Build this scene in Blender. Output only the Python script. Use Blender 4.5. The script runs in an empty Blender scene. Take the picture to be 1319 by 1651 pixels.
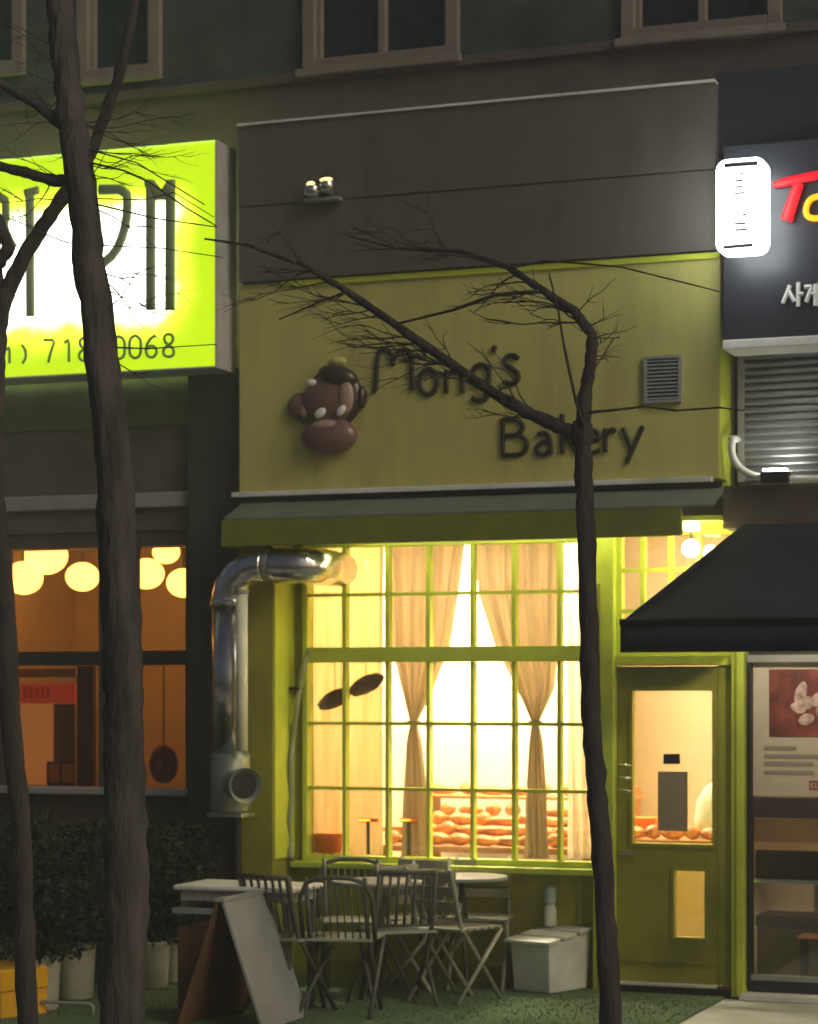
import bpy, math, random
from mathutils import Vector, Matrix, noise as NZ
random.seed(7)
SC = bpy.context.scene
COL = SC.collection
R = math.radians

# ------------------------------------------------------------------ camera
F, HX, HY, YAW, CH = 3750.0, 659.5, 1120.0, R(20.5), 1.84
D = Vector((-math.sin(YAW), math.cos(YAW), 0)); RT = Vector((math.cos(YAW), math.sin(YAW), 0))
CAM = Vector((0, 0, CH)) - 15.0 * D
cd = bpy.data.cameras.new('camera'); cam = bpy.data.objects.new('camera', cd); COL.objects.link(cam)
cam.location = CAM; cam.rotation_euler = (R(90), 0, YAW)
cd.sensor_fit = 'HORIZONTAL'; cd.sensor_width = 36; cd.lens = F / 1319 * 36
cd.shift_y = (HY - 825.5) / 1319; cd.clip_end = 500; cd.clip_start = .1
cd.dof.use_dof = True; cd.dof.focus_distance = 10.5; cd.dof.aperture_fstop = 3.8
SC.camera = cam

# ------------------------------------------------------------------ world, sun, exposure
W = bpy.data.worlds.new('World'); SC.world = W; W.use_nodes = True
wn = W.node_tree.nodes; bg = wn['Background']
sky = wn.new('ShaderNodeTexSky'); sky.sky_type = 'NISHITA'; sky.sun_disc = False
SUN_EL, SUN_AZ = R(34), R(118)          # azimuth measured from +Y towards +X
sky.sun_elevation = R(4); sky.sun_rotation = SUN_AZ; sky.dust_density = 4; sky.air_density = .6
W.node_tree.links.new(sky.outputs[0], bg.inputs[0]); bg.inputs[1].default_value = .05
sl = bpy.data.lights.new('sun', 'SUN'); sun = bpy.data.objects.new('sun', sl); COL.objects.link(sun)
sl.energy = .75; sl.angle = R(25); sl.color = (1, .93, .8)
sd = Vector((math.sin(SUN_AZ) * math.cos(SUN_EL), math.cos(SUN_AZ) * math.cos(SUN_EL), math.sin(SUN_EL)))
sun.rotation_euler = sd.to_track_quat('Z', 'Y').to_euler()
SC.view_settings.view_transform = 'Standard'; SC.view_settings.look = 'None'
SC.view_settings.exposure = .6; SC.view_settings.gamma = 1

# ------------------------------------------------------------------ helpers
def at(px, py, Y=0.0):
    d = D + RT * ((px - HX) / F) + Vector((0, 0, (HY - py) / F))
    return CAM + d * ((Y - CAM.y) / d.y)
def X(px, Y=0.0): return at(px, HY, Y).x
def Z(px, py, Y=0.0): return at(px, py, Y).z
def gp(px, py, z=0.0):
    d = D + RT * ((px - HX) / F) + Vector((0, 0, (HY - py) / F))
    return CAM + d * ((z - CAM.z) / d.z)

ORG = {}
class MB:
    def __init__(s): s.v = []; s.f = []
    def add(s, vs, fs):
        n = len(s.v); s.v += [Vector(v) for v in vs]; s.f += [[i + n for i in f] for f in fs]; return s
    def box(s, x0, x1, y0, y1, z0, z1, M=None):
        if x0 > x1: x0, x1 = x1, x0
        if y0 > y1: y0, y1 = y1, y0
        if z0 > z1: z0, z1 = z1, z0
        vs = [Vector(p) for p in ((x0,y0,z0),(x1,y0,z0),(x1,y1,z0),(x0,y1,z0),(x0,y0,z1),(x1,y0,z1),(x1,y1,z1),(x0,y1,z1))]
        if M: vs = [M @ v for v in vs]
        return s.add(vs, [(0,3,2,1),(4,5,6,7),(0,1,5,4),(1,2,6,5),(2,3,7,6),(3,0,4,7)])
    def tube(s, pts, rad, n=10, flat=None, cap=True):
        pts = [Vector(p) for p in pts]
        if not hasattr(rad, '__len__'): rad = [rad] * len(pts)
        base = len(s.v); up = None
        for i, p in enumerate(pts):
            t = (pts[min(i+1, len(pts)-1)] - pts[max(i-1, 0)]).normalized()
            if up is None:
                up = Vector((0, 1, 0)) if abs(t.y) < .9 else Vector((0, 0, 1))
            a = (up - t * up.dot(t)).normalized(); up = a; b = t.cross(a)
            for k in range(n):
                q = 2 * math.pi * k / n
                s.v.append(p + (a * math.cos(q) * (flat if flat else 1) + b * math.sin(q)) * rad[i])
        for i in range(len(pts) - 1):
            for k in range(n):
                k2 = (k + 1) % n
                s.f.append([base+i*n+k, base+i*n+k2, base+(i+1)*n+k2, base+(i+1)*n+k])
        if cap:
            s.f.append([base + k for k in range(n)][::-1]); s.f.append([base+(len(pts)-1)*n+k for k in range(n)])
        return s
    def prism(s, poly, y0, y1):                # polygon in XZ
        n = len(poly)
        vs = [(p[0], y0, p[1]) for p in poly] + [(p[0], y1, p[1]) for p in poly]
        return s.add(vs, [list(range(n)), list(range(n, 2*n))[::-1]] + [[i, i+n, (i+1) % n + n, (i+1) % n] for i in range(n)])
    def profile(s, poly, x0, x1):              # polygon in YZ
        n = len(poly)
        vs = [(x0, p[0], p[1]) for p in poly] + [(x1, p[0], p[1]) for p in poly]
        return s.add(vs, [list(range(n)), list(range(n, 2*n))[::-1]] + [[i, i+n, (i+1) % n + n, (i+1) % n] for i in range(n)])
    def lathe(s, prof, c, n=24, M=None, squash=(1, 1)):
        base = len(s.v)
        for r, z in prof:
            for k in range(n):
                q = 2*math.pi*k/n; v = Vector((r*math.cos(q)*squash[0], r*math.sin(q)*squash[1], z))
                if M: v = M @ v
                s.v.append(v + Vector(c))
        for i in range(len(prof)-1):
            for k in range(n):
                k2 = (k+1) % n; s.f.append([base+i*n+k, base+i*n+k2, base+(i+1)*n+k2, base+(i+1)*n+k])
        s.f.append([base+k for k in range(n)][::-1]); s.f.append([base+(len(prof)-1)*n+k for k in range(n)])
        return s
    def ball(s, c, rx, ry, rz, n=16, m=10, M=None, jit=0):
        base = len(s.v)
        for i in range(m+1):
            th = math.pi * min(max(i/m, .001), .999)
            for k in range(n):
                q = 2*math.pi*k/n; j = 1 + random.uniform(-jit, jit)
                v = Vector((rx*math.sin(th)*math.cos(q)*j, ry*math.sin(th)*math.sin(q)*j, rz*math.cos(th)*j))
                if M: v = M @ v
                s.v.append(v + Vector(c))
        for i in range(m):
            for k in range(n):
                k2 = (k+1) % n; s.f.append([base+i*n+k, base+(i+1)*n+k, base+(i+1)*n+k2, base+i*n+k2])
        return s
    def build(s, name, m, parent=None, smooth=False, bevel=0):
        me = bpy.data.meshes.new(name); o = bpy.data.objects.new(name, me); COL.objects.link(o)
        org = ORG.get(parent.name, Vector((0,0,0))) if parent else None
        if parent is None:
            xs = [v.x for v in s.v]; ys = [v.y for v in s.v]; zs = [v.z for v in s.v]
            org = Vector(((min(xs)+max(xs))/2, (min(ys)+max(ys))/2, min(zs))); o.location = org
        me.from_pydata([v - org for v in s.v], [], s.f); me.materials.append(m)
        import bmesh
        b = bmesh.new(); b.from_mesh(me); bmesh.ops.recalc_face_normals(b, faces=b.faces[:]); b.to_mesh(me); b.free()
        if smooth:
            for p in me.polygons: p.use_smooth = True
        if bevel:
            md = o.modifiers.new('bevel', 'BEVEL'); md.width = bevel; md.segments = 2; md.limit_method = 'ANGLE'
        if parent: o.parent = parent
        ORG[o.name] = org
        return o

def tag(o, label=None, cat=None, group=None, kind=None):
    if label: o['label'] = label
    if cat: o['category'] = cat
    if group: o['group'] = group
    if kind: o['kind'] = kind
    return o
def thing(name, loc, label, cat, group=None):
    o = bpy.data.objects.new(name, None); COL.objects.link(o); o.location = loc; o.empty_display_size = .1
    ORG[o.name] = Vector(loc); return tag(o, label, cat, group)
def copy_tree(o, parent=None):
    c = o.copy(); COL.objects.link(c); c.parent = parent; ORG[c.name] = ORG[o.name]
    for ch in [q for q in o.children]: copy_tree(ch, c)
    return c
def place(proto, used, loc, rz, label, sc=1):
    o = proto if not used else copy_tree(proto)
    o.location = loc; o.rotation_euler = (0, 0, rz); o.scale = (sc,)*3; o['label'] = label
    return o

MATS = {}
def mat(name, col, rough=.7, metal=0, var=.12, scale=6, bump=.15, bscale=40, emit=None, es=0, spec=.4, stretch=(1,1,1), dirt=None, dscale=1.3):
    m = bpy.data.materials.new(name); m.use_nodes = True; nt = m.node_tree; N = nt.nodes; L = nt.links
    p = N['Principled BSDF']; p.inputs['Roughness'].default_value = rough; p.inputs['Metallic'].default_value = metal
    p.inputs['Specular IOR Level'].default_value = spec
    tc = N.new('ShaderNodeTexCoord'); mp = N.new('ShaderNodeMapping'); mp.inputs['Scale'].default_value = stretch
    L.new(tc.outputs['Object'], mp.inputs[0])
    n = N.new('ShaderNodeTexNoise'); n.inputs['Scale'].default_value = scale; n.inputs['Detail'].default_value = 6
    L.new(mp.outputs[0], n.inputs['Vector'])
    r = N.new('ShaderNodeValToRGB'); r.color_ramp.elements[0].position = .3; r.color_ramp.elements[1].position = .7
    r.color_ramp.elements[0].color = (*[c*(1-var) for c in col], 1); r.color_ramp.elements[1].color = (*[min(1, c*(1+var)) for c in col], 1)
    L.new(n.outputs[0], r.inputs[0]); out = r.outputs[0]
    if dirt:
        n3 = N.new('ShaderNodeTexNoise'); n3.inputs['Scale'].default_value = dscale; n3.inputs['Detail'].default_value = 8; n3.inputs['Roughness'].default_value = .7
        L.new(mp.outputs[0], n3.inputs['Vector'])
        r3 = N.new('ShaderNodeValToRGB'); r3.color_ramp.elements[0].position = .48; r3.color_ramp.elements[1].position = .7
        r3.color_ramp.elements[0].color = (0,0,0,1); r3.color_ramp.elements[1].color = (.8,.8,.8,1); L.new(n3.outputs[0], r3.inputs[0])
        mx = N.new('ShaderNodeMixRGB'); L.new(r3.outputs[0], mx.inputs[0]); L.new(out, mx.inputs[1]); mx.inputs[2].default_value = (*dirt, 1); out = mx.outputs[0]
    L.new(out, p.inputs['Base Color'])
    if bump:
        n2 = N.new('ShaderNodeTexNoise'); n2.inputs['Scale'].default_value = bscale; n2.inputs['Detail'].default_value = 5
        L.new(mp.outputs[0], n2.inputs['Vector'])
        b = N.new('ShaderNodeBump'); b.inputs['Strength'].default_value = bump; b.inputs['Distance'].default_value = .02
        L.new(n2.outputs[0], b.inputs['Height']); L.new(b.outputs[0], p.inputs['Normal'])
    if emit:
        p.inputs['Emission Color'].default_value = (*emit, 1); p.inputs['Emission Strength'].default_value = es
    MATS[name] = m; return m
def emat(name, col, s):
    return mat(name, col, .5, var=0, bump=0, emit=col, es=s)
def glassmat(name, tint=(1,1,1), gloss=.08, rough=.02, diff=0):
    m = bpy.data.materials.new(name); m.use_nodes = True; nt = m.node_tree; N = nt.nodes; L = nt.links
    N.remove(N['Principled BSDF']); t = N.new('ShaderNodeBsdfTransparent'); t.inputs[0].default_value = (*tint, 1)
    g = N.new('ShaderNodeBsdfGlossy'); g.inputs['Roughness'].default_value = rough
    mx = N.new('ShaderNodeMixShader'); mx.inputs[0].default_value = gloss
    L.new(t.outputs[0], mx.inputs[1]); L.new(g.outputs[0], mx.inputs[2]); last = mx
    if diff:
        d = N.new('ShaderNodeBsdfDiffuse'); d.inputs[0].default_value = (.8,.8,.75,1)
        m2 = N.new('ShaderNodeMixShader'); m2.inputs[0].default_value = diff
        L.new(mx.outputs[0], m2.inputs[1]); L.new(d.outputs[0], m2.inputs[2]); last = m2
    L.new(last.outputs[0], N['Material Output'].inputs[0]); return m
def clothmat(name, col, trans=.5, see=0.0):
    m = bpy.data.materials.new(name); m.use_nodes = True; nt = m.node_tree; N = nt.nodes; L = nt.links
    N.remove(N['Principled BSDF']); d = N.new('ShaderNodeBsdfDiffuse'); t = N.new('ShaderNodeBsdfTranslucent')
    tc = N.new('ShaderNodeTexCoord'); n = N.new('ShaderNodeTexNoise'); n.inputs['Scale'].default_value = 12
    mp = N.new('ShaderNodeMapping'); mp.inputs['Scale'].default_value = (3, 3, .3); L.new(tc.outputs['Object'], mp.inputs[0]); L.new(mp.outputs[0], n.inputs['Vector'])
    r = N.new('ShaderNodeValToRGB'); r.color_ramp.elements[0].color = (*[c*.8 for c in col], 1); r.color_ramp.elements[1].color = (*col, 1)
    L.new(n.outputs[0], r.inputs[0]); L.new(r.outputs[0], d.inputs[0]); L.new(r.outputs[0], t.inputs[0])
    mx = N.new('ShaderNodeMixShader'); mx.inputs[0].default_value = trans; L.new(d.outputs[0], mx.inputs[1]); L.new(t.outputs[0], mx.inputs[2]); last = mx
    if see:
        tr = N.new('ShaderNodeBsdfTransparent'); m2 = N.new('ShaderNodeMixShader'); m2.inputs[0].default_value = see
        L.new(mx.outputs[0], m2.inputs[1]); L.new(tr.outputs[0], m2.inputs[2]); last = m2
    L.new(last.outputs[0], N['Material Output'].inputs[0]); return m

# ------------------------------------------------------------------ materials
upper_wall = mat('upper_tile', (.06,.075,.07), .6, var=.3, scale=3, dirt=(.03,.03,.03), bump=.3)
band = mat('brown_band', (.11,.085,.075), .8, var=.2, scale=4, dirt=(.07,.06,.055))
dark_panel = mat('grey_brown_panel', (.125,.105,.092), .55, var=.12, scale=1.5, bump=.08, dirt=(.075,.062,.055), dscale=1.6, stretch=(2.2,1,.6))
winframe = mat('beige_window_frame', (.24,.195,.165), .6, dirt=(.2,.17,.14))
darkglass = mat('dark_glass', (.012,.018,.022), .15, var=.3, bump=0, spec=.6)
yellow = mat('yellow_board', (.56,.53,.16), .5, var=.07, scale=1.2, bump=.05, dirt=(.4,.36,.13), dscale=1.6, stretch=(2.2,1,.6))
lit_yellow = mat('lit_yellow', (.6,.68,.06), .5, var=.08)  # brighter yellow, with the light on these faces put into the colour
olive_d = mat('dark_olive_paint', (.2,.22,.03), .6, dirt=(.13,.14,.03))
olive = mat('olive_paint', (.33,.33,.035), .55, var=.12, scale=2, bump=.08, dirt=(.16,.16,.03))
lime = mat('lime_paint', (.62,.72,.08), .45, var=.08, scale=3, bump=.05, dirt=(.35,.42,.06))
letter_m = mat('letter_brown', (.035,.03,.02), .5, var=.2)
black = mat('black_metal', (.015,.015,.017), .5, var=.2)
awning_m = mat('black_canvas', (.016,.022,.036), .75, var=.25, scale=3, bump=.3, bscale=120)
silver = mat('silver_duct', (.75,.73,.72), .22, 1, var=.1, bump=.5, bscale=9)
silver2 = mat('galvanised_metal', (.4,.45,.4), .4, .7, var=.2, bump=.2)
greypaint = mat('grey_paint', (.3,.3,.29), .6, dirt=(.2,.2,.18))
white_p = mat('white_paint', (.8,.8,.76), .5, dirt=(.5,.5,.45))
navy = mat('navy_panel', (.028,.03,.042), .35, var=.1, scale=1, bump=.02)
louvre_m = mat('grey_shutter', (.42,.43,.44), .35, .6, var=.1, bump=.05)
plaster = mat('tan_plaster', (.45,.32,.22), .85, var=.25, scale=5, dirt=(.18,.15,.12), bump=.3)
restwall = mat('dark_brown_wall', (.07,.055,.045), .7, var=.3, scale=4)
darkgreen = mat('soffit_shade_green', (.1,.13,.05), .8, var=.3)
pillar_m = mat('dark_stone_pillar', (.05,.045,.042), .6, var=.35, scale=5, bump=.3)
bark = mat('bark', (.05,.04,.037), .9, var=.45, scale=14, bump=1.0, bscale=35, stretch=(1,1,.25))
bark2 = mat('bark_red', (.08,.07,.062), .9, var=.45, scale=14, bump=1.0, bscale=35, stretch=(1,1,.25))
turf_m = mat('green_turf', (.19,.3,.14), .95, var=.25, scale=30, bump=1, bscale=300, dirt=(.22,.24,.16), dscale=1.8)
pave_m = mat('pale_concrete', (.5,.5,.44), .8, var=.12, scale=5, bump=.2, dirt=(.36,.36,.32), dscale=3)
asphalt = mat('asphalt', (.05,.05,.05), .9, var=.2, scale=20, bump=.5)
wood = mat('brown_wood', (.16,.08,.035), .7, var=.35, scale=5, stretch=(1,1,.2), dirt=(.06,.03,.02), dscale=4)
greyboard = mat('grey_board', (.3,.3,.29), .6, var=.12, scale=4, dirt=(.2,.2,.18))
chair_dark = mat('dark_chair', (.09,.09,.07), .6, var=.3)
chair_lt = mat('pale_slats', (.3,.3,.24), .6, var=.25, scale=9, dirt=(.25,.24,.18), dscale=6)
leaf = mat('dark_leaf', (.014,.022,.012), .7, var=.5)
pot_m = mat('cream_pot', (.5,.48,.36), .5, dirt=(.3,.3,.22))
cream = mat('cream_wall', (.8,.66,.4), .8, var=.04, bump=.03)
white_wall = mat('white_wall', (.9,.82,.62), .8, var=.03, bump=.02)
room_wood = mat('light_wood', (.5,.24,.07), .6, var=.25, scale=8)
bread_m = mat('bread_crust', (.55,.22,.05), .45, var=.5, scale=14, bump=.5, dirt=(.8,.5,.2), dscale=12)
orange = mat('orange_plastic', (.8,.2,.02), .5)
yel_p = mat('yellow_plastic', (.85,.42,.01), .45, var=.08, dirt=(.6,.3,.02))
paper = mat('pale_paper', (.7,.6,.48), .8, var=.05, bump=0)
greypaper = mat('grey_paper', (.2,.2,.19), .8, var=.1, bump=0)
redpaper = mat('red_print', (.45,.04,.02), .6, var=.3, bump=0)
purple = mat('plum_panel', (.07,.045,.06), .6, var=.1)
glass = glassmat('window_glass', gloss=.07)
tan_int = mat('tan_interior', (.6,.5,.3), .8, var=.1)

# ------------------------------------------------------------------ ground
MB().box(-60, 60, -60, 40, -.5, -.13).build('road', asphalt)['kind'] = 'structure'
pv = MB().box(-20, 20, -6.2, .2, -.13, -.012).build('pavement', pave_m); pv['kind'] = 'structure'
kb = MB()
for i in range(24): kb.box(-18+i*1.5, -18+i*1.5+1.49, -6.35, -6.21, -.3, 0)
kb.build('kerb', greyboard, bevel=.01)['kind'] = 'structure'
xt = gp(1178, 1602).x
tf = MB(); 
tf.box(-8.2, xt, -3.4, -.02, -.011, .004)
for i in range(9000):       # short blades along the mat
    x = random.uniform(-4, xt); y = random.uniform(-2.4, -.03); h = random.uniform(.008, .018); a = random.uniform(0, 3.14)
    dx, dy = .006*math.cos(a), .006*math.sin(a)
    tf.add([(x-dx, y-dy, .003), (x+dx, y+dy, .003), (x+random.uniform(-.01,.01), y+random.uniform(-.01,.01), .003+h)], [(0,1,2)])
tag(tf.build('artificial_turf', turf_m), 'green artificial turf mat laid in front of the bakery', 'turf mat')

# ------------------------------------------------------------------ big facade coordinates
YB = -.33                                     # front plane of sign board and pilasters
xl, xr = X(385, YB), X(1161, YB)
z_line = Z(375, 798, YB); z_btop = Z(1150, 408, YB)
xwL, xwR = X(490), X(962)                      # shop window
z_wt, z_wb = Z(700, 872), Z(700, 1388)
xdL, xdR = X(996), X(1183)
z_dt = Z(1090, 1064)
xrs = X(1197)
z_soff = z_wt + .06
# upper storey
b = thing('commercial_building', (0, .6, 0), 'dark two-storey building above the shops with beige framed upstairs windows', 'building')
YU = -.12
z_u0 = Z(700, 150, YU)
zt_panel = Z(450, 198, -.38)
wins = [(-60, 42, -140, 118), (128, 262, -140, 126), (492, 742, -140, 104), (1004, 1262, -140, 55)]
rects = []
for (a, c, t, bo) in wins:
    m_ = (a+c)/2; rects.append((X(a, YU), X(c, YU), Z(m_, bo, YU), Z(m_, t, YU)))
ztop_w = 7.2
wl = MB(); z0 = min(r[2] for r in rects)
prev = -9.0
for (x0, x1, za, zb) in rects:
    wl.box(prev, x0, YU, YU+.3, z0-.0, ztop_w); 
    if za > z0: wl.box(x0, x1, YU, YU+.3, z0, za)
    prev = x1
wl.box(prev, 9, YU, YU+.3, z0, ztop_w)
wl.build('upper_wall', upper_wall, b)
zns = Z(1240, 545, -.5)
MB().box(-9, xr, YU-.02, YU+.3, z_line-.2, z0-.002).box(xr, 9, YU-.02, YU+.3, zns, z0-.002).build('lower_band', band, b)
MB().box(-9, 9, YU-.05, YU+.3, ztop_w, 10).build('parapet', upper_wall, b)
MB().box(-9, 9, YU-.0601, YU-.021, z0-.06, z0-.0).build('string_course', winframe if 0 else band, b, bevel=.005)
for i, (x0, x1, za, zb) in enumerate(rects):
    zb2 = min(zb, ztop_w)
    fr = MB(); w = .085
    fr.box(x0, x0+w, YU-.05, YU+.12, za, zb2).box(x1-w, x1, YU-.05, YU+.12, za, zb2).box(x0+w, x1-w, YU-.05, YU+.12, za, za+w*.8)
    xm = (x0+x1)/2 - .02
    if i > 1: fr.box(xm, xm+.05, YU-.02, YU+.1, za+w*.8, zb2)
    fr.box(x0+w, x0+w+.03, YU-.0, YU+.1, za+w*.8, zb2).box(x1-w-.03, x1-w, YU-.0, YU+.1, za+w*.8, zb2)
    wf = fr.build('window', winframe, b, bevel=.006)
    MB().box(x0-.03, x1+.03, YU-.1, YU-.051, za-.05, za-.001).build('sill', winframe, wf, bevel=.006)
    MB().box(x0+w, x1-w, YU+.04, YU+.05, za+.03, zb2).build('pane', darkglass, wf)

# grey-brown blank fascia above bakery board
pl = thing('blank_fascia_board', (X(780, -.38), -.38, z_btop), 'long grey-brown blank fascia board above the yellow bakery sign', 'fascia board')
fx0, fx1 = X(384, -.38), X(1153, -.38); zf0 = z_btop + .012
zmid = zf0 + (zt_panel-zf0)*.48
MB().box(fx0, fx1, -.38, -.145, zmid+.004, zt_panel).build('upper_panel', dark_panel, pl)
MB().box(fx0, fx1, -.372, -.145, zf0, zmid-.004).build('lower_panel', dark_panel, pl)
MB().box(fx0, fx1, -.4, -.14, zt_panel+.001, zt_panel+.014).build('edge_strip', white_p, pl)
# small spotlight on fascia
p0 = at(522, 322, -.38)
s_ = thing('floodlight', p0, 'small unlit floodlight with imitated lens reflections fixed on the dark fascia above the monkey emblem', 'lamp')
MB().box(p0.x-.11, p0.x+.13, -.45, -.381, p0.z-.02, p0.z).build('bracket', greypaint, s_, bevel=.004)
MB().tube([(p0.x-.05,-.47,p0.z+.01),(p0.x-.05,-.42,p0.z+.09)], [.045,.055], 14).build('lamp_head', silver, s_, smooth=True)
MB().tube([(p0.x+.05,-.47,p0.z+.03),(p0.x+.05,-.42,p0.z+.11)], [.045,.055], 14).build('lamp_head', silver, s_, smooth=True)
MB().ball((p0.x-.05,-.475,p0.z+.085), .03,.014,.018).ball((p0.x+.055,-.475,p0.z+.105),.045,.014,.014).build('lens', emat('lens_reflection', (1,.85,.35), 1.1), s_, smooth=True)  # lamp is unlit; faint emission imitates reflections on the lenses

# ------------------------------------------------------------------ bakery sign board
sg = thing('bakery_signboard', ((xl+xr)/2, YB, z_line), 'wide yellow-olive signboard reading Mong\'s Bakery with a monkey head', 'shop sign')
MB().box(xl, xr, YB, -.145, z_line, z_btop).build('panel', yellow, sg, bevel=.008)
MB().box(xr-.03, xr+.002, -.1449, .05, z_line-.1, zns-.002).build('side_return', lit_yellow, sg)
MB().box(xr-.03, xr+.003, YB+.004, -.145, z_line+.002, zns-.002).build('side_return', lit_yellow, sg)
MB().box(X(455,YB), xr, YB-.02, YB-.001, z_btop-.035, z_btop+.003).build('top_trim', lit_yellow, sg, bevel=.004)  # bright colour paints the highlight along the top edge
LET = {  # strokes on a unit grid
 'M': [[(.0,.0),(.06,.12),(.07,.6),(.12,.92),(.25,.98),(.4,.9),(.46,.6)],[(.44,.72),(.6,.95),(.78,.96),(.9,.8),(.9,.4),(.93,.05)]],
 'o': [[(.5,.7),(.2,.6),(.1,.35),(.22,.08),(.5,0),(.78,.08),(.9,.35),(.8,.6),(.5,.7)]],
 'n': [[(.12,.68),(.14,.02)],[(.14,.45),(.4,.68),(.7,.62),(.82,.4),(.82,.02)]],
 'g': [[(.8,.55),(.55,.7),(.2,.6),(.1,.35),(.25,.1),(.55,.08),(.8,.25)],[(.82,.68),(.82,-.1),(.65,-.3),(.3,-.3),(.15,-.2)]],
 "'": [[(.5,1.05),(.4,.85)]],
 's': [[(.8,.75),(.55,.86),(.25,.8),(.2,.6),(.5,.46),(.8,.32),(.78,.1),(.5,0),(.15,.08)]],
 'B': [[(.12,.98),(.12,.02)],[(.12,.96),(.6,.95),(.78,.76),(.6,.54),(.12,.52)],[(.6,.54),(.88,.42),(.85,.12),(.6,.02),(.12,.02)]],
 'a': [[(.2,.62),(.5,.7),(.78,.55),(.8,.02)],[(.8,.4),(.4,.4),(.14,.25),(.2,.05),(.5,0),(.8,.18)]],
 'k': [[(.14,.98),(.14,.02)],[(.75,.65),(.16,.3)],[(.35,.42),(.8,.02)]],
 'e': [[(.12,.36),(.88,.38),(.8,.6),(.5,.7),(.2,.58),(.1,.3),(.25,.06),(.55,0),(.85,.1)]],
 'r': [[(.15,.68),(.16,.02)],[(.17,.45),(.4,.66),(.75,.62)]],
 'y': [[(.1,.66),(.45,.1)],[(.88,.72),(.5,.08),(.25,-.32)]]}
def smooth_pts(pts, k=2):
    for _ in range(k):
        q = [pts[0]]
        for a, c in zip(pts, pts[1:]):
            q += [(a[0]*.75+c[0]*.25, a[1]*.75+c[1]*.25), (a[0]*.25+c[0]*.75, a[1]*.25+c[1]*.75)]
        pts = q + [pts[-1]]
    return pts
def write(word, cells, Y, m, parent, rad):
    for chh, (x0, yb, w, h) in zip(word, cells):
        mb = MB()
        for st in LET[chh]:
            pts = [at(x0 + a*w, yb - c*h, Y) for a, c in smooth_pts(st)]
            mb.tube([(p.x, p.y, p.z) for p in pts], rad, 8, flat=.8)
        mb.build('letter', m, parent, smooth=True)
write("Mong's", [(603,632,68,72),(672,637,38,62),(715,634,38,56),(756,628,40,60),(788,612,20,52),(806,620,38,56)], YB-.012, letter_m, sg, .016)
write('Bakery', [(805,735,52,62),(860,734,36,54),(902,732,36,66),(936,731,36,56),(972,730,28,58),(1000,728,42,58)], YB-.012, letter_m, sg, .015)
# monkey head emblem
brown_e = mat('emblem_brown', (.19,.1,.085), .3, var=.15, bump=0, spec=.6)
brown_d = mat('emblem_dark', (.05,.035,.03), .3, var=.15, bump=0, spec=.6)
brown_l = mat('emblem_tan', (.42,.27,.22), .3, var=.1, bump=0)
em_w = mat('emblem_white', (.85,.85,.78), .4, var=.03, bump=0)
def eb(name, px, py, rx, rz, ry, m, par, off=0, rot=0):
    p = at(px, py, YB-off); return MB().ball(p, rx/250, ry, rz/250, 28, 18, Matrix.Rotation(rot, 3, 'Y')).build(name, m, par, smooth=True)
hd = eb('emblem', 540, 640, 47, 50, .07, brown_d, sg, .02)
eb('ear', 484, 656, 21, 23, .05, brown_e, hd, .02); eb('inner_ear', 492, 664, 9, 11, .03, brown_l, hd, .055)
eb('ear', 584, 640, 8, 18, .04, brown_d, hd, .02)
eb('face', 528, 648, 42, 42, .06, brown_e, hd, .055)
eb('muzzle', 531, 703, 48, 29, .085, brown_e, hd, .06)
eb('muzzle_top', 528, 688, 30, 12, .07, brown_l, hd, .07)
eb('cheek', 558, 640, 13, 26, .03, brown_l, hd, .09)
eb('eye', 516, 666, 11, 7, .02, em_w, hd, .115, -.6); eb('eye', 550, 662, 10, 6, .02, em_w, hd, .115, -.9)
eb('hair', 545, 606, 34, 17, .07, brown_d, hd, .06, .25)
eb('hair_tuft', 545, 583, 14, 8, .03, yellow, hd, .0)
eb('highlight', 502, 617, 9, 6, .02, em_w, hd, .085)  # white spot set on the head as its painted highlight
# vent in the board
vx0, vx1 = X(1040,YB), X(1100,YB); vz0, vz1 = Z(1070,650,YB), Z(1070,574,YB)
v = thing('vent_grille', ((vx0+vx1)/2, YB, vz0), 'small square metal vent grille on the right of the yellow board', 'vent')
f = MB(); w = .018
f.box(vx0,vx0+w,YB-.03,YB-.001,vz0,vz1).box(vx1-w,vx1,YB-.03,YB-.001,vz0,vz1).box(vx0+w,vx1-w,YB-.03,YB-.001,vz0,vz0+w).box(vx0+w,vx1-w,YB-.03,YB-.001,vz1-w,vz1)
f.build('frame', greypaint, v)
MB().box(vx0+w,vx1-w,YB-.006,YB-.002,vz0+w,vz1-w).build('backing', black, v)
f = MB()
for i in range(11):
    z = vz0+w+.004+(vz1-vz0-2*w)*i/11
    f.add([(vx0+w,YB-.028,z),(vx1-w,YB-.028,z),(vx1-w,YB-.008,z+.014),(vx0+w,YB-.008,z+.014),(vx0+w,YB-.028,z+.004),(vx1-w,YB-.028,z+.004),(vx1-w,YB-.008,z+.018),(vx0+w,YB-.008,z+.018)],
      [(0,3,2,1),(4,5,6,7),(0,1,5,4),(1,2,6,5),(2,3,7,6),(3,0,4,7)])
f.build('slats', greypaint, v)

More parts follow.
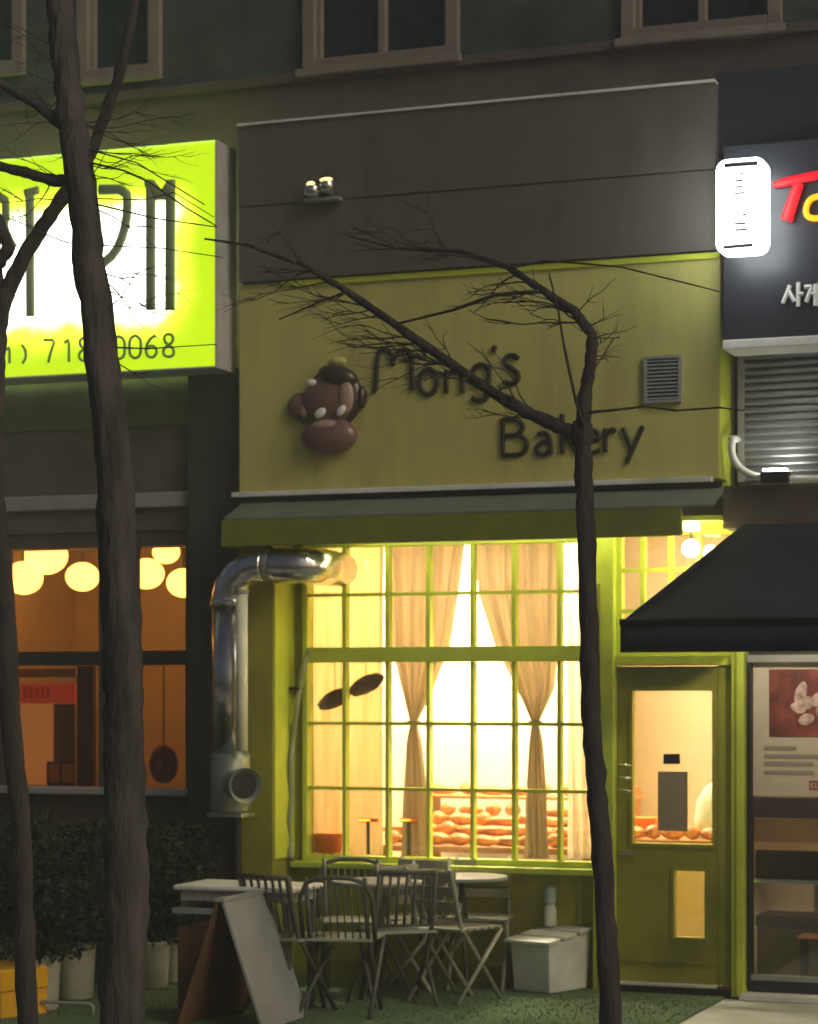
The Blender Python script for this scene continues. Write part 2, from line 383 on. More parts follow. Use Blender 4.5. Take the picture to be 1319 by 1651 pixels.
# ------------------------------------------------------------------ retracted awning cassette
YC = -.62
zc1, zc2 = Z(360, 836, YC), Z(700, 873, YC)
xc0, xc1 = X(356, YC), X(1098, YC)
cs = thing('canopy_box', ((xc0+xc1)/2, YC, zc2), 'long dark olive canopy box with pale sloping top under the yellow sign', 'canopy')
MB().profile([(YB-.001, z_line-.05), (YC, zc1), (YC, zc1-.012), (YB-.001, z_line-.075)], xc0+.02, X(1150,YC)).build('sloping_cover', mat('cover_green_grey', (.17,.2,.15), .6, dirt=(.12,.13,.1)), cs)
MB().box(xc0, xc1, YC, YC+.05, zc2, zc1-.013).build('valance', olive_d, cs, bevel=.006)
MB().box(xc0, xc0+.02, YC+.051, YB-.002, zc2, zc1-.014).build('end_cap', olive, cs)
MB().box(xl-.03, X(1150,YB), YB-.05, YB-.0005, z_line-.02, z_line+.012).build('flashing', white_p, cs, bevel=.004)
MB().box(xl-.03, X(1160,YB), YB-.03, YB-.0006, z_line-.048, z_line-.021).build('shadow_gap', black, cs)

# ------------------------------------------------------------------ bakery shopfront
bk = thing('bakery_shopfront', ((xl+xdR)/2, 0, 0), 'olive-green painted bakery front with a large gridded window and a door', 'shopfront')
xp = X(440, YB)
MB().box(xl, xp, YB, .2, 0, z_line-.001).build('pilaster', olive, bk, bevel=.006)
MB().box(xp-.001, xp+.012, YB+.01, .0, .78, z_soff-.25).build('pilaster_lit_side', lit_yellow, bk)  # bright sheet standing in for light on the pilaster's inner side
MB().box(xp+.001, xwL, 0, .2, 0, z_line-.1).build('wall', olive, bk)
MB().box(xwL, xwR, 0, .18, 0, z_wb-.06).build('stall_riser', olive, bk)
MB().box(xwL, xdR+.08, .0, .18, z_wt+.001, z_line-.1).build('header', olive, bk)
MB().box(xp+.013, xr, YB, -.001, z_soff, z_soff+.03).build('soffit', lime, bk)
MB().box(xp+.02, xwR, -.11, -.001, z_wb-.06, z_wb-.02).build('window_sill', lime, bk, bevel=.008)
# riser mouldings
f = MB(); 
for (a, c) in ((505, 700), (715, 940)):
    x0, x1 = X(a), X(c); f.box(x0,x1,-.015,-.0005,.62,.65).box(x0,x1,-.015,-.0005,.1,.13).box(x0,x0+.03,-.015,-.0005,.13,.62).box(x1-.03,x1,-.015,-.0005,.13,.62)
f.build('riser_moulding', olive, bk)
# window grid
cols = [557, 626, 692, 763, 830, 903]
zr = [Z(700, 957), Z(700, 1055), Z(700, 1167), Z(700, 1273)]
wf = MB(); 
wf.box(xwL, xwL+.035, -.03, .06, z_wb-.02, z_wt).box(xwR-.02, xwR, -.03, .06, z_wb-.02, z_wt)
wf.box(xwL+.035, xwR-.02, -.03, .06, z_wt-.03, z_wt).box(xwL+.035, xwR-.02, -.03, .06, z_wb-.02, z_wb+.02)
wf = wf.build('window', lime, bk, bevel=.004)
MB().box(xwL+.036, xwR-.021, -.04, .05, zr[1]-.05, zr[1]+.05).build('transom', lime, wf, bevel=.006)
for c in cols:
    x = X(c); MB().box(x-.014, x+.014, -.025, .04, zr[1]+.051, z_wt-.031).build('mullion', lime, wf)
    MB().box(x-.012, x+.012, -.025, .04, z_wb+.021, zr[1]-.051).build('mullion', lime, wf)
for z in (zr[0], zr[2], zr[3]):
    MB().box(xwL+.036, xwR-.021, -.021, .036, z-.011, z+.011).build('glazing_bar', lime, wf)
MB().box(xwL+.03, xwR-.01, .012, .016, z_wb, z_wt-.01).build('pane', glass, wf)
# post between window and door
MB().box(xwR+.001, xdL-.001, -.09, .12, 0, z_wt).build('post', lime, bk, bevel=.008)
MB().box(xwR+.03, xwR+.05, -.1, -.0901, 0, z_wt-.3).build('post_moulding', olive, bk)
# right post
MB().box(X(1186), X(1206), -.12, .12, 0, z_wt).build('post', lime, bk, bevel=.006)
MB().box(X(1191), X(1195), -.128, -.1201, 0, z_wt).build('post_moulding', olive, bk)
MB().box(xdL, X(1186)-.001, -.06, .1, z_dt-.035, z_dt+.03).build('door_head', lime, bk, bevel=.005)
MB().box(X(1160), X(1186)-.001, -.03, .1, .06, z_dt-.036).build('door_jamb', olive, bk)
MB().box(xdL, X(1186), -.12, .15, 0, .045).build('threshold', black, bk, bevel=.005)
MB().box(xdL+.02, X(1160), -.1, .0, .046, .058).build('threshold_strip', white_p, bk)
# transom window over the door
tw = MB(); x0, x1 = xdL, X(1186); zt0, zt1 = z_dt+.2, z_wt
MB().box(x0, x1-.001, -.02, .1, z_dt+.031, zt0).build('transom_rail', lime, bk)
fr = MB().box(x0, x0+.03, -.02, .06, zt0+.001, zt1-.001).box(x1-.03, x1-.001, -.02, .06, zt0+.001, zt1-.001).box(x0+.0, x1-.001, -.021, .061, zt0+.001, zt0+.02).build('window', lime, bk)
for c in (1037, 1082, 1127):
    x = X(c); MB().box(x-.014, x+.014, -.02, .04, zt0+.001, zt1-.001).build('mullion', lime, fr)
for z in (Z(1050, 919), Z(1050, 985)):
    MB().box(x0+.031, x1-.031, -.016, .036, z-.012, z+.012).build('glazing_bar', lime, fr)
MB().box(x0+.02, x1-.02, .012, .016, zt0+.001, zt1-.001).build('pane', glass, fr)
# door
dx0, dx1 = xdL+.004, X(1160)-.003; dz0, dz1 = .06, z_dt-.04
gx0, gx1, gz0, gz1 = X(1022), X(1150), Z(1085,1360), Z(1085,1114)
sx0, sx1, sz0, sz1 = X(1089), X(1138), Z(1113,1511), Z(1113,1404)
dr = MB()
dr.box(dx0, gx0, -.02, .03, dz0, dz1).box(gx1, dx1, -.02, .03, dz0, dz1).box(gx0, gx1, -.02, .03, gz1, dz1)
dr.box(gx0, gx1, -.02, .03, sz1, gz0).box(gx0, gx1, -.02, .03, dz0, sz0).box(gx0, sx0, -.02, .03, sz0, sz1).box(sx1, gx1, -.02, .03, sz0, sz1)
door = dr.build('door', olive, bk)
MB().box(dx0+.03, dx1-.03, -.03, -.0201, gz1+.12, gz1+.135).box(dx0+.03, dx1-.03, -.03, -.0201, dz0+.12, dz0+.135).build('rail_moulding', olive, door)
MB().box(gx0, gx1, .003, .007, gz0, gz1).box(sx0, sx1, .003, .007, sz0, sz1).build('pane', glass, door)
f = MB()
for (a, c, e, g) in ((gx0,gx1,gz0,gz1),(sx0,sx1,sz0,sz1)):
    f.box(a-.02,a,-.032,-.0201,e-.02,g+.02).box(c,c+.02,-.032,-.0201,e-.02,g+.02).box(a,c,-.032,-.0201,e-.02,e).box(a,c,-.032,-.0201,g,g+.02)
f.build('glass_bead', olive, door)
for y in (1235, 1255, 1276):
    p = at(1006, y, -.05); MB().tube([(p.x-.03,-.06,p.z+.012),(p.x+.045,-.06,p.z)], .007, 8).tube([(p.x-.02,-.06,p.z+.01),(p.x-.02,-.02,p.z+.01)], .006, 6).build('hook', silver, door, smooth=True)
MB().box(X(1002),X(1026),-.045,-.0201,Z(1014,1378),Z(1014,1372)).build('handle', silver, door)

# ------------------------------------------------------------------ bakery interior
rx0, rx1 = X(440, .2), X(1186)
rm = thing('bakery_room', ((rx0+rx1)/2, 1.6, 0), 'cream walled bakery interior seen through the gridded window and door', 'room')
RB = 3.0
MB().box(rx0-.1, rx1+.06, RB, RB+.1, 0, 3.1).build('back_wall', cream, rm)
MB().box(rx0-.1, rx0-.001, .2, RB, 0, 3.1).build('side_wall', cream, rm)
MB().box(rx1, rx1+.06, .2, RB, 0, 3.1).build('side_wall', cream, rm)
MB().box(rx0-.1, rx1+.06, .2, RB, 3.11, 3.2).build('ceiling', white_wall, rm)
MB().box(rx0, rx1-.001, .2, RB, -.009, .03).build('floor', room_wood, rm)
MB().box(X(560,1.9), X(988,1.9), 1.9, 1.96, 0, 3.1).build('partition', white_wall, rm)
def panel_light(x0, x1, y0, y1, z, m, lab):
    t = thing('ceiling_light', ((x0+x1)/2, (y0+y1)/2, z), lab, 'ceiling light', 'bakery ceiling lights')
    MB().box(x0, x1, y0, y1, z, z+.02).build('diffuser', m, t)
    MB().box(x0-.02, x1+.02, y0-.02, y1+.02, z+.021, z+.04).build('housing', white_p, t)
L1 = emat('warm_panel', (1,.86,.6), 34); L2 = emat('white_panel', (1,.9,.68), 120)
panel_light(X(520,.9), X(600,.9), .7, 1.3, 3.06, L1, 'warm ceiling panel light above the left side of the bakery window')
panel_light(X(1040,1.2), X(1120,1.2), .9, 1.5, 3.06, L1, 'warm ceiling panel light inside behind the bakery door')
panel_light(X(700,1.5), X(835,1.5), 1.2, 1.6, 3.06, L2, 'bright white ceiling panel light between the two drawn curtains')
panel_light(X(905,1.4), X(975,1.4), 1.1, 1.6, 3.06, L2, 'bright ceiling panel light right of the drawn curtains')
# curtains
cloth = clothmat('linen_curtain', (.74,.61,.42), .42, .06); cloth2 = clothmat('sheer_curtain', (.95,.85,.65), .6, .35); blind = clothmat('beige_blind', (.9,.78,.52), .6)
def curtain(rows, Y, folds, amp, m, name, label, grp):
    # rows: (py, px left, px right), top to bottom; interpolated
    mb = MB(); nx, nz = 60, 60; pts = []
    y0, y1 = rows[0][0], rows[-1][0]
    for j in range(nz+1):
        py = y0+(y1-y0)*j/nz
        for a, c in zip(rows, rows[1:]):
            if a[0] <= py <= c[0]+1e-6:
                t = (py-a[0])/(c[0]-a[0]); l = a[1]+(c[1]-a[1])*t; r = a[2]+(c[2]-a[2])*t; break
        for i in range(nx+1):
            s = i/nx; wd = (r-l)/250; A = amp*min(1, wd/.2+.25)
            p = at(l+(r-l)*s, py, Y); y = Y + A*math.sin(s*folds*6.283+math.sin(j*.07))+A*.4*math.sin(s*folds*15+1)
            pts.append((p.x, y, p.z))
    fs = [(j*(nx+1)+i, j*(nx+1)+i+1, (j+1)*(nx+1)+i+1, (j+1)*(nx+1)+i) for j in range(nz) for i in range(nx)]
    mb.add(pts, fs); o = mb.build(name, m, None, smooth=True)
    md = o.modifiers.new('solid', 'SOLIDIFY'); md.thickness = .003
    return tag(o, label, 'curtain', grp)
curtain([(868,618,752),(960,622,738),(1040,628,725),(1110,645,698),(1165,662,672),(1200,654,680),(1280,650,690),(1384,648,694)], .22, 4, .03, cloth, 'tied_curtain', 'tied linen curtain left of the bright gap in the bakery window', 'tied curtains in the bakery window')
curtain([(868,762,905),(960,770,903),(1040,795,900),(1110,830,893),(1165,858,868),(1200,852,875),(1280,848,882),(1384,846,888)], .22, 4, .03, cloth, 'tied_curtain', 'tied linen curtain right of the bright gap in the bakery window', 'tied curtains in the bakery window')
curtain([(868,905,962),(1140,914,962),(1384,916,964)], .3, 3, .03, cloth2, 'sheer_curtain', 'pale sheer curtain at the right end of the bakery window', 'bakery sheers')
curtain([(868,494,558),(1384,494,556)], .16, 1.5, .012, blind, 'blind', 'beige hanging blind at the far left of the bakery window', 'beige blinds in the bakery window')
curtain([(868,561,619),(1384,561,617)], .19, 1.5, .012, blind, 'blind', 'beige hanging blind beside the left tied curtain', 'beige blinds in the bakery window')
for px, k in ((667,'left'), (863,'right')):
    p = at(px, 1165, .22); o = MB().tube([(p.x+.035*math.cos(q/12*6.283), .22+.035*math.sin(q/12*6.283), p.z) for q in range(13)], .012, 8).build('tie_band', wood, None, smooth=True)
    tag(o, 'narrow band gathering the %s tied curtain' % k, 'curtain tie', 'curtain ties')
# dark oblong shapes on thin cords behind the left panes
dk = mat('dark_oblong', (.12,.07,.05), .8, var=.4)
for (px, py, lab) in ((540,1127,'lower dark oblong shape behind the far left window panes'), (590,1104,'upper dark oblong shape behind the second window column')):
    p = at(px, py, .1); M = Matrix.Rotation(-.42, 3, 'Y')
    t = thing('oblong_shape', p, lab, 'ornament', 'dark oblong window shapes')
    MB().ball(p, .13, .035, .055, 18, 12, M, .08).build('body', dk, t, smooth=True)
    MB().tube([(p.x, .1, p.z+.05), (p.x, .1, zr[1]-.04)], .0025, 5).build('cord', dk, t)
# display table with bread
tz = Z(800, 1362, .7)
x0, x1 = X(640,.9), X(985,.9)
dt = thing('display_table', ((x0+x1)/2, .9, 0), 'long wooden display table of bread inside the bakery window', 'table')
MB().box(x0, x1, .45, 1.3, tz-.04, tz).build('tabletop', room_wood, dt, bevel=.005)
for a in (x0+.05, x1-.05):
    for c in (.5, 1.25): MB().box(a-.025, a+.025, c-.025, c+.025, .031, tz-.041).build('leg', room_wood, dt)
sh = thing('bread_shelf', ((x0+x1)/2, 1.5, 0), 'wooden tiered bread rack behind the display table', 'shelf')
for k, z in enumerate((.9, 1.13)): MB().box(x0, x1, 1.36, 1.8, z-.02, z).build('shelf_board', room_wood, sh)
for a in (x0, x1-.03): MB().box(a, a+.03, 1.45, 1.8, .031, 1.2).build('side_panel', room_wood, sh) if 0 else MB().box(a-.031, a-.001, 1.36, 1.8, .031, 1.2).build('side_panel', room_wood, sh)
for j in (1,2,3): MB().box(x0+.01, x1-.01, .45+.2*j+.01, .45+.2*j+.209, tz+.001, tz+.055*j).build('tray_step', room_wood, dt, bevel=.004)
def bread_proto(kind):
    mb = MB()
    if kind == 0: mb.ball((0,0,.035), .085, .055, .04, 18, 10, None, .03)
    elif kind == 1: mb.ball((0,0,.03), .14, .035, .032, 18, 10, None, .03)
    else: mb.ball((0,0,.035), .055, .055, .045, 16, 10, None, .04)
    o = mb.build('bread', bread_m, None, smooth=True); return tag(o, 'x', 'bread', 'breads laid out inside the bakery window')
protos = [bread_proto(i) for i in range(3)]; used = [0,0,0]
def put_bread(x, y, z, lab):
    k = random.randrange(3); o = protos[k] if not used[k] else protos[k].copy()
    if used[k]: COL.objects.link(o)
    used[k] = 1; o.location = (x, y, z-.003); o.rotation_euler = (0, 0, random.uniform(-.6,.6)); o['label'] = lab
for j, y in enumerate((.55, .75, .97, 1.18)):
    for i in range(9):
        put_bread(x0+.1+i*(x1-x0-.2)/8+random.uniform(-.02,.02), y, tz+.004+.055*j, 'golden brown bread in the %s row of the bakery display table' % ('front','second','third','back')[j])
for z in (.9, 1.13):
    for i in range(8): put_bread(x0+.1+i*(x1-x0-.2)/7, 1.55, z+.004, 'brown bread on the %s board of the rack behind the display table' % ('lower' if z < 1 else 'upper'))
for i in range(4): pass
# counter seen low through the door
cz = Z(1085,1352,.8); x0d, x1d = X(1010,.8), X(1170,.8)
ct = thing('counter', ((x0d+x1d)/2, .9, 0), 'low wooden counter of bread behind the door glass', 'counter')
MB().box(x0d, x1d, .6, 1.2, cz-.04, cz).build('countertop', room_wood, ct); MB().box(x0d+.02, x1d-.02, .65, 1.15, .031, cz-.041).build('cabinet', cream, ct)
for i in range(5): put_bread(x0d+.08+i*.13, .7, cz+.004, 'golden bread on the counter behind the door glass')
p = at(1040,1345,.9); o = MB().box(p.x-.09, p.x+.08, .85, 1.0, cz+.001, cz+.13).build('orange_box', orange, None, bevel=.008); tag(o, 'orange box on the counter behind the bakery door glass', 'box')
p = at(1145,1345,.8)
o = MB().lathe([(.13,0),(.135,.12),(.12,.24),(.07,.33),(.02,.37)], (p.x,.95,cz+.001), 24).build('cover', clothmat('white_plastic', (.8,.85,.7), .4), None, smooth=True); tag(o, 'pale domed cover on the counter at the right of the door glass', 'cake cover')
# paper notice and small sign on door glass
o = MB().box(X(1061), X(1109), -.006, .0, Z(1085,1340), Z(1085,1244)).build('notice', clothmat('grey_thin_paper', (.3,.28,.24), .5), None); tag(o, 'grey paper notice stuck on the bakery door glass', 'notice')
o = MB().box(X(1070), X(1097), -.012, .0, Z(1085,1232), Z(1085,1215)).build('door_sign', black, None, bevel=.006); tag(o, 'small black plate stuck above the grey notice on the door glass', 'door sign')
p = at(524,1340,.3); o = MB().lathe([(.09,0),(.1,.1),(.105,.12)], (X(527,.1), .11, z_wb+.03), 20).build('orange_tub', orange, None, smooth=True); tag(o, 'orange tub on the sill in the lower left window corner', 'tub')
# red-orange reflections in the glass, imitated by small glowing units
for px, lab in ((590,'small glowing orange imitation of a glass reflection at the left blinds'), (655,'small glowing orange imitation of a glass reflection at the left tied curtain')):
    p = at(px, 1322, .12 if px < 620 else .16)
    t = thing('glass_glint', p, lab, 'reflection', 'imitated orange glass reflections')
    MB().box(p.x-.055, p.x+.08, p.y, p.y+.03, p.z-.012, p.z+.01).build('case', orange, t, bevel=.005)
    MB().box(p.x-.05, p.x+.03, p.y-.004, p.y-.0005, p.z-.006, p.z+.004).build('glint', emat('orange_glint', (1,.3,.02), 4), t)
    MB().box(p.x+.0, p.x+.02, p.y+.01, p.y+.02, z_wb+.02, p.z-.0121).build('stand', chair_dark, t)

# ------------------------------------------------------------------ lamps over the door
p = at(1114, 884, -.25)
gl = thing('globe_lamp', p, 'glowing round globe lamp hanging over the bakery door', 'lamp')
MB().ball(p, .052, .052, .052, 24, 16).build('globe', emat('globe_glow', (1,.82,.45), 80), gl, smooth=True)
MB().tube([(p.x, p.y, p.z+.05), (p.x, p.y, z_soff-.001)], .008, 8).build('stem', black, gl)
p2 = at(1110, 846, -.3)
gl2 = thing('wall_light', p2, 'small bright box light under the end of the canopy box', 'lamp')
MB().box(p2.x-.03, p2.x+.05, -.32, -.2, p2.z-.035, p2.z+.02).build('diffuser', emat('box_glow', (.9,1,.35), 10), gl2, bevel=.01)
MB().box(p2.x-.035, p2.x+.055, -.325, -.195, p2.z+.021, p2.z+.04).build('housing', lime, gl2)
# strip lamp below canopy box
stp = thing('strip_light', ((xwL+xwR)/2, YB, z_wt+.02), 'slim strip light under the canopy box lighting the window heads', 'lamp')
MB().box(X(560,-.3), X(985,-.3), -.3, -.27, z_wt+.035, z_wt+.05).build('diffuser', emat('strip_glow', (1,.95,.6), 14), stp)
MB().box(X(560,-.3), X(985,-.3), -.305, -.265, z_wt+.051, z_soff-.001).build('housing', lime, stp)

# ------------------------------------------------------------------ silver duct
YD = -.5
du = thing('duct', (X(370,YD), YD, 1), 'shiny silver exhaust duct bending down beside the bakery window', 'duct')
def arc(px, py, r, a0, a1, n=8): return [(px + r*math.cos(R(a0+(a1-a0)*i/n)), py - r*math.sin(R(a0+(a1-a0)*i/n))) for i in range(n+1)]
def rib_tube(px_pts, Y, rad, rib, sub=5):
    pts = [at(a, c, Y) for a, c in px_pts]; out = []; rr = []
    for a, c in zip(pts, pts[1:]):
        n = max(1, int((c-a).length/.018))
        for i in range(n): out.append(a.lerp(c, i/n)); rr.append(rad + (rib if len(out) % 2 else 0))
    out.append(pts[-1]); rr.append(rad); return out, rr
o, rr = rib_tube([(470,913),(441,912)], YD, .112, .006)
e0 = at(470,913,YD); pre = [Vector((e0.x+.14*math.sin(q), YD+.14*(1-math.cos(q)), e0.z)) for q in [1.571*i/10 for i in range(11)]][::-1]
pre = [Vector((pre[0].x, .0, e0.z))] + pre
MB().tube(pre[:-1]+o, [.112+(.006 if i%2 else 0) for i in range(len(pre)-1)]+rr, 22).build('corrugated_section', silver, du, smooth=True)
MB().tube([at(442,912,YD), at(426,912,YD)], .1, 22).build('joint', silver2, du, smooth=True)
MB().tube([at(a,c,YD) for a,c in [(427,912)]+arc(425,968,56,90,180,9)+[(369,975)]], .112, 22).build('elbow', silver, du, smooth=True)
MB().tube([at(369,968,YD), at(369,978,YD)], .12, 22).build('collar', silver, du, smooth=True)
MB().tube([at(369,979,YD), at(370,1215,YD)], .108, 24).build('downpipe', mat('smooth_duct', (.7,.66,.66), .25, 1, var=.05, bump=.12, bscale=6), du, smooth=True)
pc = at(372,1262,YD)
MB().tube([(pc.x,YD,pc.z+.19),(pc.x,YD,pc.z+.16),(pc.x,YD,pc.z-.17),(pc.x,YD,pc.z-.19)], [.12,.128,.128,.12], 26).build('tee', silver2, du, smooth=True)
dirv = Vector((.75,-.66,-.04)).normalized(); q0 = Vector((pc.x,YD,pc.z)); q1 = q0 + dirv*.22
rg = MB(); rg.tube([q0, q1], .1, 26, cap=False); rg.tube([q1-dirv*.01, q1+dirv*.012], [.112,.112], 26, cap=False); rg.tube([q1+dirv*.012, q1-dirv*.015], [.112,.088], 26, cap=False)
rg.build('outlet', silver2, du, smooth=True)
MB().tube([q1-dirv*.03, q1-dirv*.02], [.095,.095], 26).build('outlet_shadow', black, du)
pb = at(372,1305,YD); MB().box(pc.x-.12, pc.x+.12, YD-.1, YD+.1, pc.z-.215, pc.z-.191).build('bracket', silver2, du)
MB().tube([(pc.x+.02,YD+.05,pc.z-.216),(pc.x+.02,YD+.05,0)], .03, 10).build('support', black, du)
for z in (2.3, 1.5): MB().box(pc.x-.02, pc.x+.02, YD+.11, YB-.001 if YB>YD+.11 else YD+.17, z, z+.03).build('wall_bracket', black, du)
# thin light pipe next to duct & hose
YP = -.64
a_ = thing('white_pipe', (X(392,YP), YP, 1.2), 'pale cream pipe running down in front of the silver duct', 'pipe')
MB().tube([at(390,955,YP), at(390,1212,YP)], .038, 14).build('tube', mat('cream_pipe', (.85,.83,.62), .35, dirt=(.5,.5,.4)), a_, smooth=True)
MB().tube([at(390,951,YP), at(390,958,YP)], .045, 14).build('cap', greypaint, a_)
hz = thing('hose', at(485,1200,-.06), 'grey-green hose hanging beside the left edge of the window', 'hose')
hp = smooth_pts([(497,1050),(486,1085),(480,1130),(473,1180),(468,1240),(470,1300),(466,1340),(470,1385)])
MB().tube([at(a,c,-.1+.02*math.sin(i)) for i,(a,c) in enumerate(hp)], .018, 10).build('tube', mat('hose_grey', (.33,.35,.2), .6), hz, smooth=True)
p=at(476,1110,-.1); MB().box(p.x-.03,p.x+.03,-.13,-.002,p.z-.01,p.z+.01).build('clip', black, hz)

# ------------------------------------------------------------------ restaurant front (left)
rs = thing('restaurant_shopfront', (X(150), 0, 0), 'dark brown restaurant front left of the bakery with warm lit windows', 'shopfront')
YR = -.12
MB().box(X(302,YR-.1), xl-.002, YR-.1, .2, 0, Z(340,600,YR)).build('pillar', pillar_m, rs, bevel=.01)
zA, zB, zC, zD = Z(100,884,YR), Z(100,1050,YR), Z(100,1073,YR), Z(100,1280,YR)
XA = X(-160,YR); XB = X(302,YR-.1)-.002
MB().box(XA, XB, YR, .1, zA, Z(100,826,YR)).build('header', restwall, rs)
MB().box(XA, XB, YR-.06, YR+.1, Z(100,824,YR), Z(100,800,YR)).build('ledge', greypaint, rs, bevel=.01)
MB().box(XA, XB, YR-.01, .1, Z(100,799,YR), Z(100,695,YR)).build('plaster_panel', plaster, rs)
MB().box(XA, XB, YR-.04, .1, Z(100,694,YR), Z(100,560,YR)).build('shaded_band', darkgreen, rs)  # dark green colour paints the shade below the lit sign
for a in (14, 172, 240): pass
MB().box(XA, XB, YR-.04, .08, zC+.001, zB).build('transom', black, rs, bevel=.006)
MB().box(XA, XB, YR-.02, .1, 0, zD).build('base_wall', restwall, rs)
MB().box(XA, XB, YR-.12, YR+.08, zD+.001, zD+.05).build('ledge', greypaint, rs, bevel=.01)
for (a, c) in ((-40, 14), (160, 220), (300, 306)):
    MB().box(X(a,YR), X(c,YR), YR-.01, YR+.06, zD+.051, zC).build('mullion', restwall, rs); MB().box(X(a,YR), X(c,YR), YR-.01, YR+.06, zB+.001, zA-.001).build('mullion', restwall, rs)
rgl = glassmat('restaurant_glass', tint=(.78,.62,.4), gloss=.08)
MB().box(XA, XB, YR+.04, YR+.045, zD+.05, zA).build('pane', rgl, rs)
rr_ = thing('restaurant_room', (X(150), 1.5, 0), 'dim tan restaurant interior seen behind the left windows', 'room')
MB().box(XA, XB, 2.4, 2.5, 0, 3.3).build('back_wall', tan_int, rr_)
MB().box(XA, XB, .11, 2.4, 3.2, 3.3).build('ceiling', tan_int, rr_); MB().box(XA, XB, .11, 2.4, -.009, .03).build('floor', restwall, rr_)
MB().box(XA-.1, XA-.001, .11, 2.5, 0, 3.3).build('side_wall', tan_int, rr_); MB().box(XB+.001, XB+.09, .21, 2.5, 0, 3.3).build('side_wall', tan_int, rr_)
lampm = emat('amber_globe', (1,.66,.25), 8)
for i, (px, py, r, Y, w) in enumerate([(74,896,.16,.9,'top middle'),(38,932,.14,.7,'far left'),(133,930,.12,.6,'right end of the first window'),(236,925,.13,1.0,'left side of the narrow window'),(296,940,.12,.7,'right edge of the narrow window'),(268,890,.1,1.2,'top of the narrow window')]):
    p = at(px, py, Y); t = thing('pendant_lamp', p, 'amber glowing pendant lamp, %s of the restaurant' % w, 'lamp', 'amber restaurant pendants')
    MB().ball(p, r, r, r*.85, 24, 16).build('shade', lampm, t, smooth=True); MB().tube([(p.x,Y,p.z+r*.8),(p.x,Y,3.199)], .008, 6).build('cord', black, t)
# restaurant inner items
YI = .05
def slab(name, x0,x1,y0,y1,Y,th,m,label,cat,grp=None,par=None):
    mm=(x0+x1)/2; mb = MB().box(X(x0,Y),X(x1,Y),Y,Y+th,Z(mm,y1,Y),Z(mm,y0,Y)); o = mb.build(name, m, par, bevel=.003)
    return tag(o,label,cat,grp) if label else o
bo = thing('menu_board', at(60,1265,.3), 'cream menu board with added glow and a red heading strip in the restaurant window', 'menu board')
slab('panel',33,84,1135,1265,.3,.02,mat('cream_glow_board',(.75,.5,.28),.7,emit=(1,.5,.24),es=.3),None,None,par=bo)  # emission added to brighten the panel, likewise on the heading
slab('heading',33,120,1103,1133,.3,.03,mat('red_heading',(.6,.06,.02),.6,emit=(1,.1,.03),es=.22),None,None,par=bo)
f = MB()
for i,(a,c) in enumerate(((38,44),(48,54),(58,63),(67,72),(76,80))):
    p0=at(a,1125,.29); p1=at(c,1110,.29); f.box(p0.x,p1.x,.292,.2995,p0.z,p0.z+.012).box(p0.x,p0.x+.01,.292,.2995,p0.z+.013,p1.z).box(p0.x+.011,p1.x,.292,.2995,p1.z-.012,p1.z)
f.build('lettering', mat('pale_red_letters',(.8,.35,.2),.6), bo)
slab('price_list',86,120,1135,1230,.32,.02,mat('olive_list',(.35,.27,.12),.7),None,None,par=bo)
slab('pale_strip',28,122,1078,1092,.3,.03,mat('pale_shelf',(.7,.45,.25),.7),'pale strip above the red menu heading','light strip')  # plain pale slab above the heading
slab('door_frame',124,150,1074,1270,.2,.05,mat('brown_frame',(.22,.1,.05),.6),'brown timber frame beside the menu board in the restaurant','frame')
for a,c,w in ((78,94,'left'),(99,120,'right')):
    t = thing('picture_stand', at((a+c)/2,1268,.1), '%s small amber card in dark frame on restaurant sill' % w, 'card stand','cards on the restaurant sill')
    slab('card',a,c,1232,1262,.1,.01,mat('amber_card',(.8,.5,.15),.6),None,None,par=t)
    slab('frame',a-3,c+1,1228,1268,.112,.01,black,None,None,par=t)
# red lantern
p = at(264,1232,-.0); t = thing('paper_lantern', p, 'dull red round lantern low in the narrow restaurant window', 'lantern')
MB().ball(p,.1,.08,.13,20,14,None,.02).build('shade', mat('red_shade',(.35,.06,.03),.7,var=.5,scale=20), t, smooth=True)
MB().tube([(p.x,p.y,p.z+.12),(p.x,p.y,zC)], .005, 6).build('cord', black, t)

# ------------------------------------------------------------------ left lit sign
YS = -.5
lx0, lx1 = X(-420,YS), X(350,YS); lz0, lz1 = Z(345,593,YS), Z(345,226,YS)
ls = thing('lit_restaurant_sign', ((lx0+lx1)/2, YS, lz0), 'large glowing yellow-green restaurant sign with grey Korean letters and phone number', 'lit sign')
m = bpy.data.materials.new('backlit_face'); m.use_nodes = True; nt = m.node_tree; N = nt.nodes; L = nt.links
pp = N['Principled BSDF']; pp.inputs['Base Color'].default_value = (.5,.62,.03,1); pp.inputs['Roughness'].default_value = .35
tc = N.new('ShaderNodeTexCoord'); sx = N.new('ShaderNodeSeparateXYZ'); L.new(tc.outputs['Object'], sx.inputs[0])
org = ORG[ls.name]
def mth(op, a, b=None, c=None):
    n = N.new('ShaderNodeMath'); n.operation = op
    for i, q in enumerate((a, b, c)):
        if q is None: continue
        if isinstance(q, (int, float)): n.inputs[i].default_value = q
        else: L.new(q, n.inputs[i])
    return n.outputs[0]
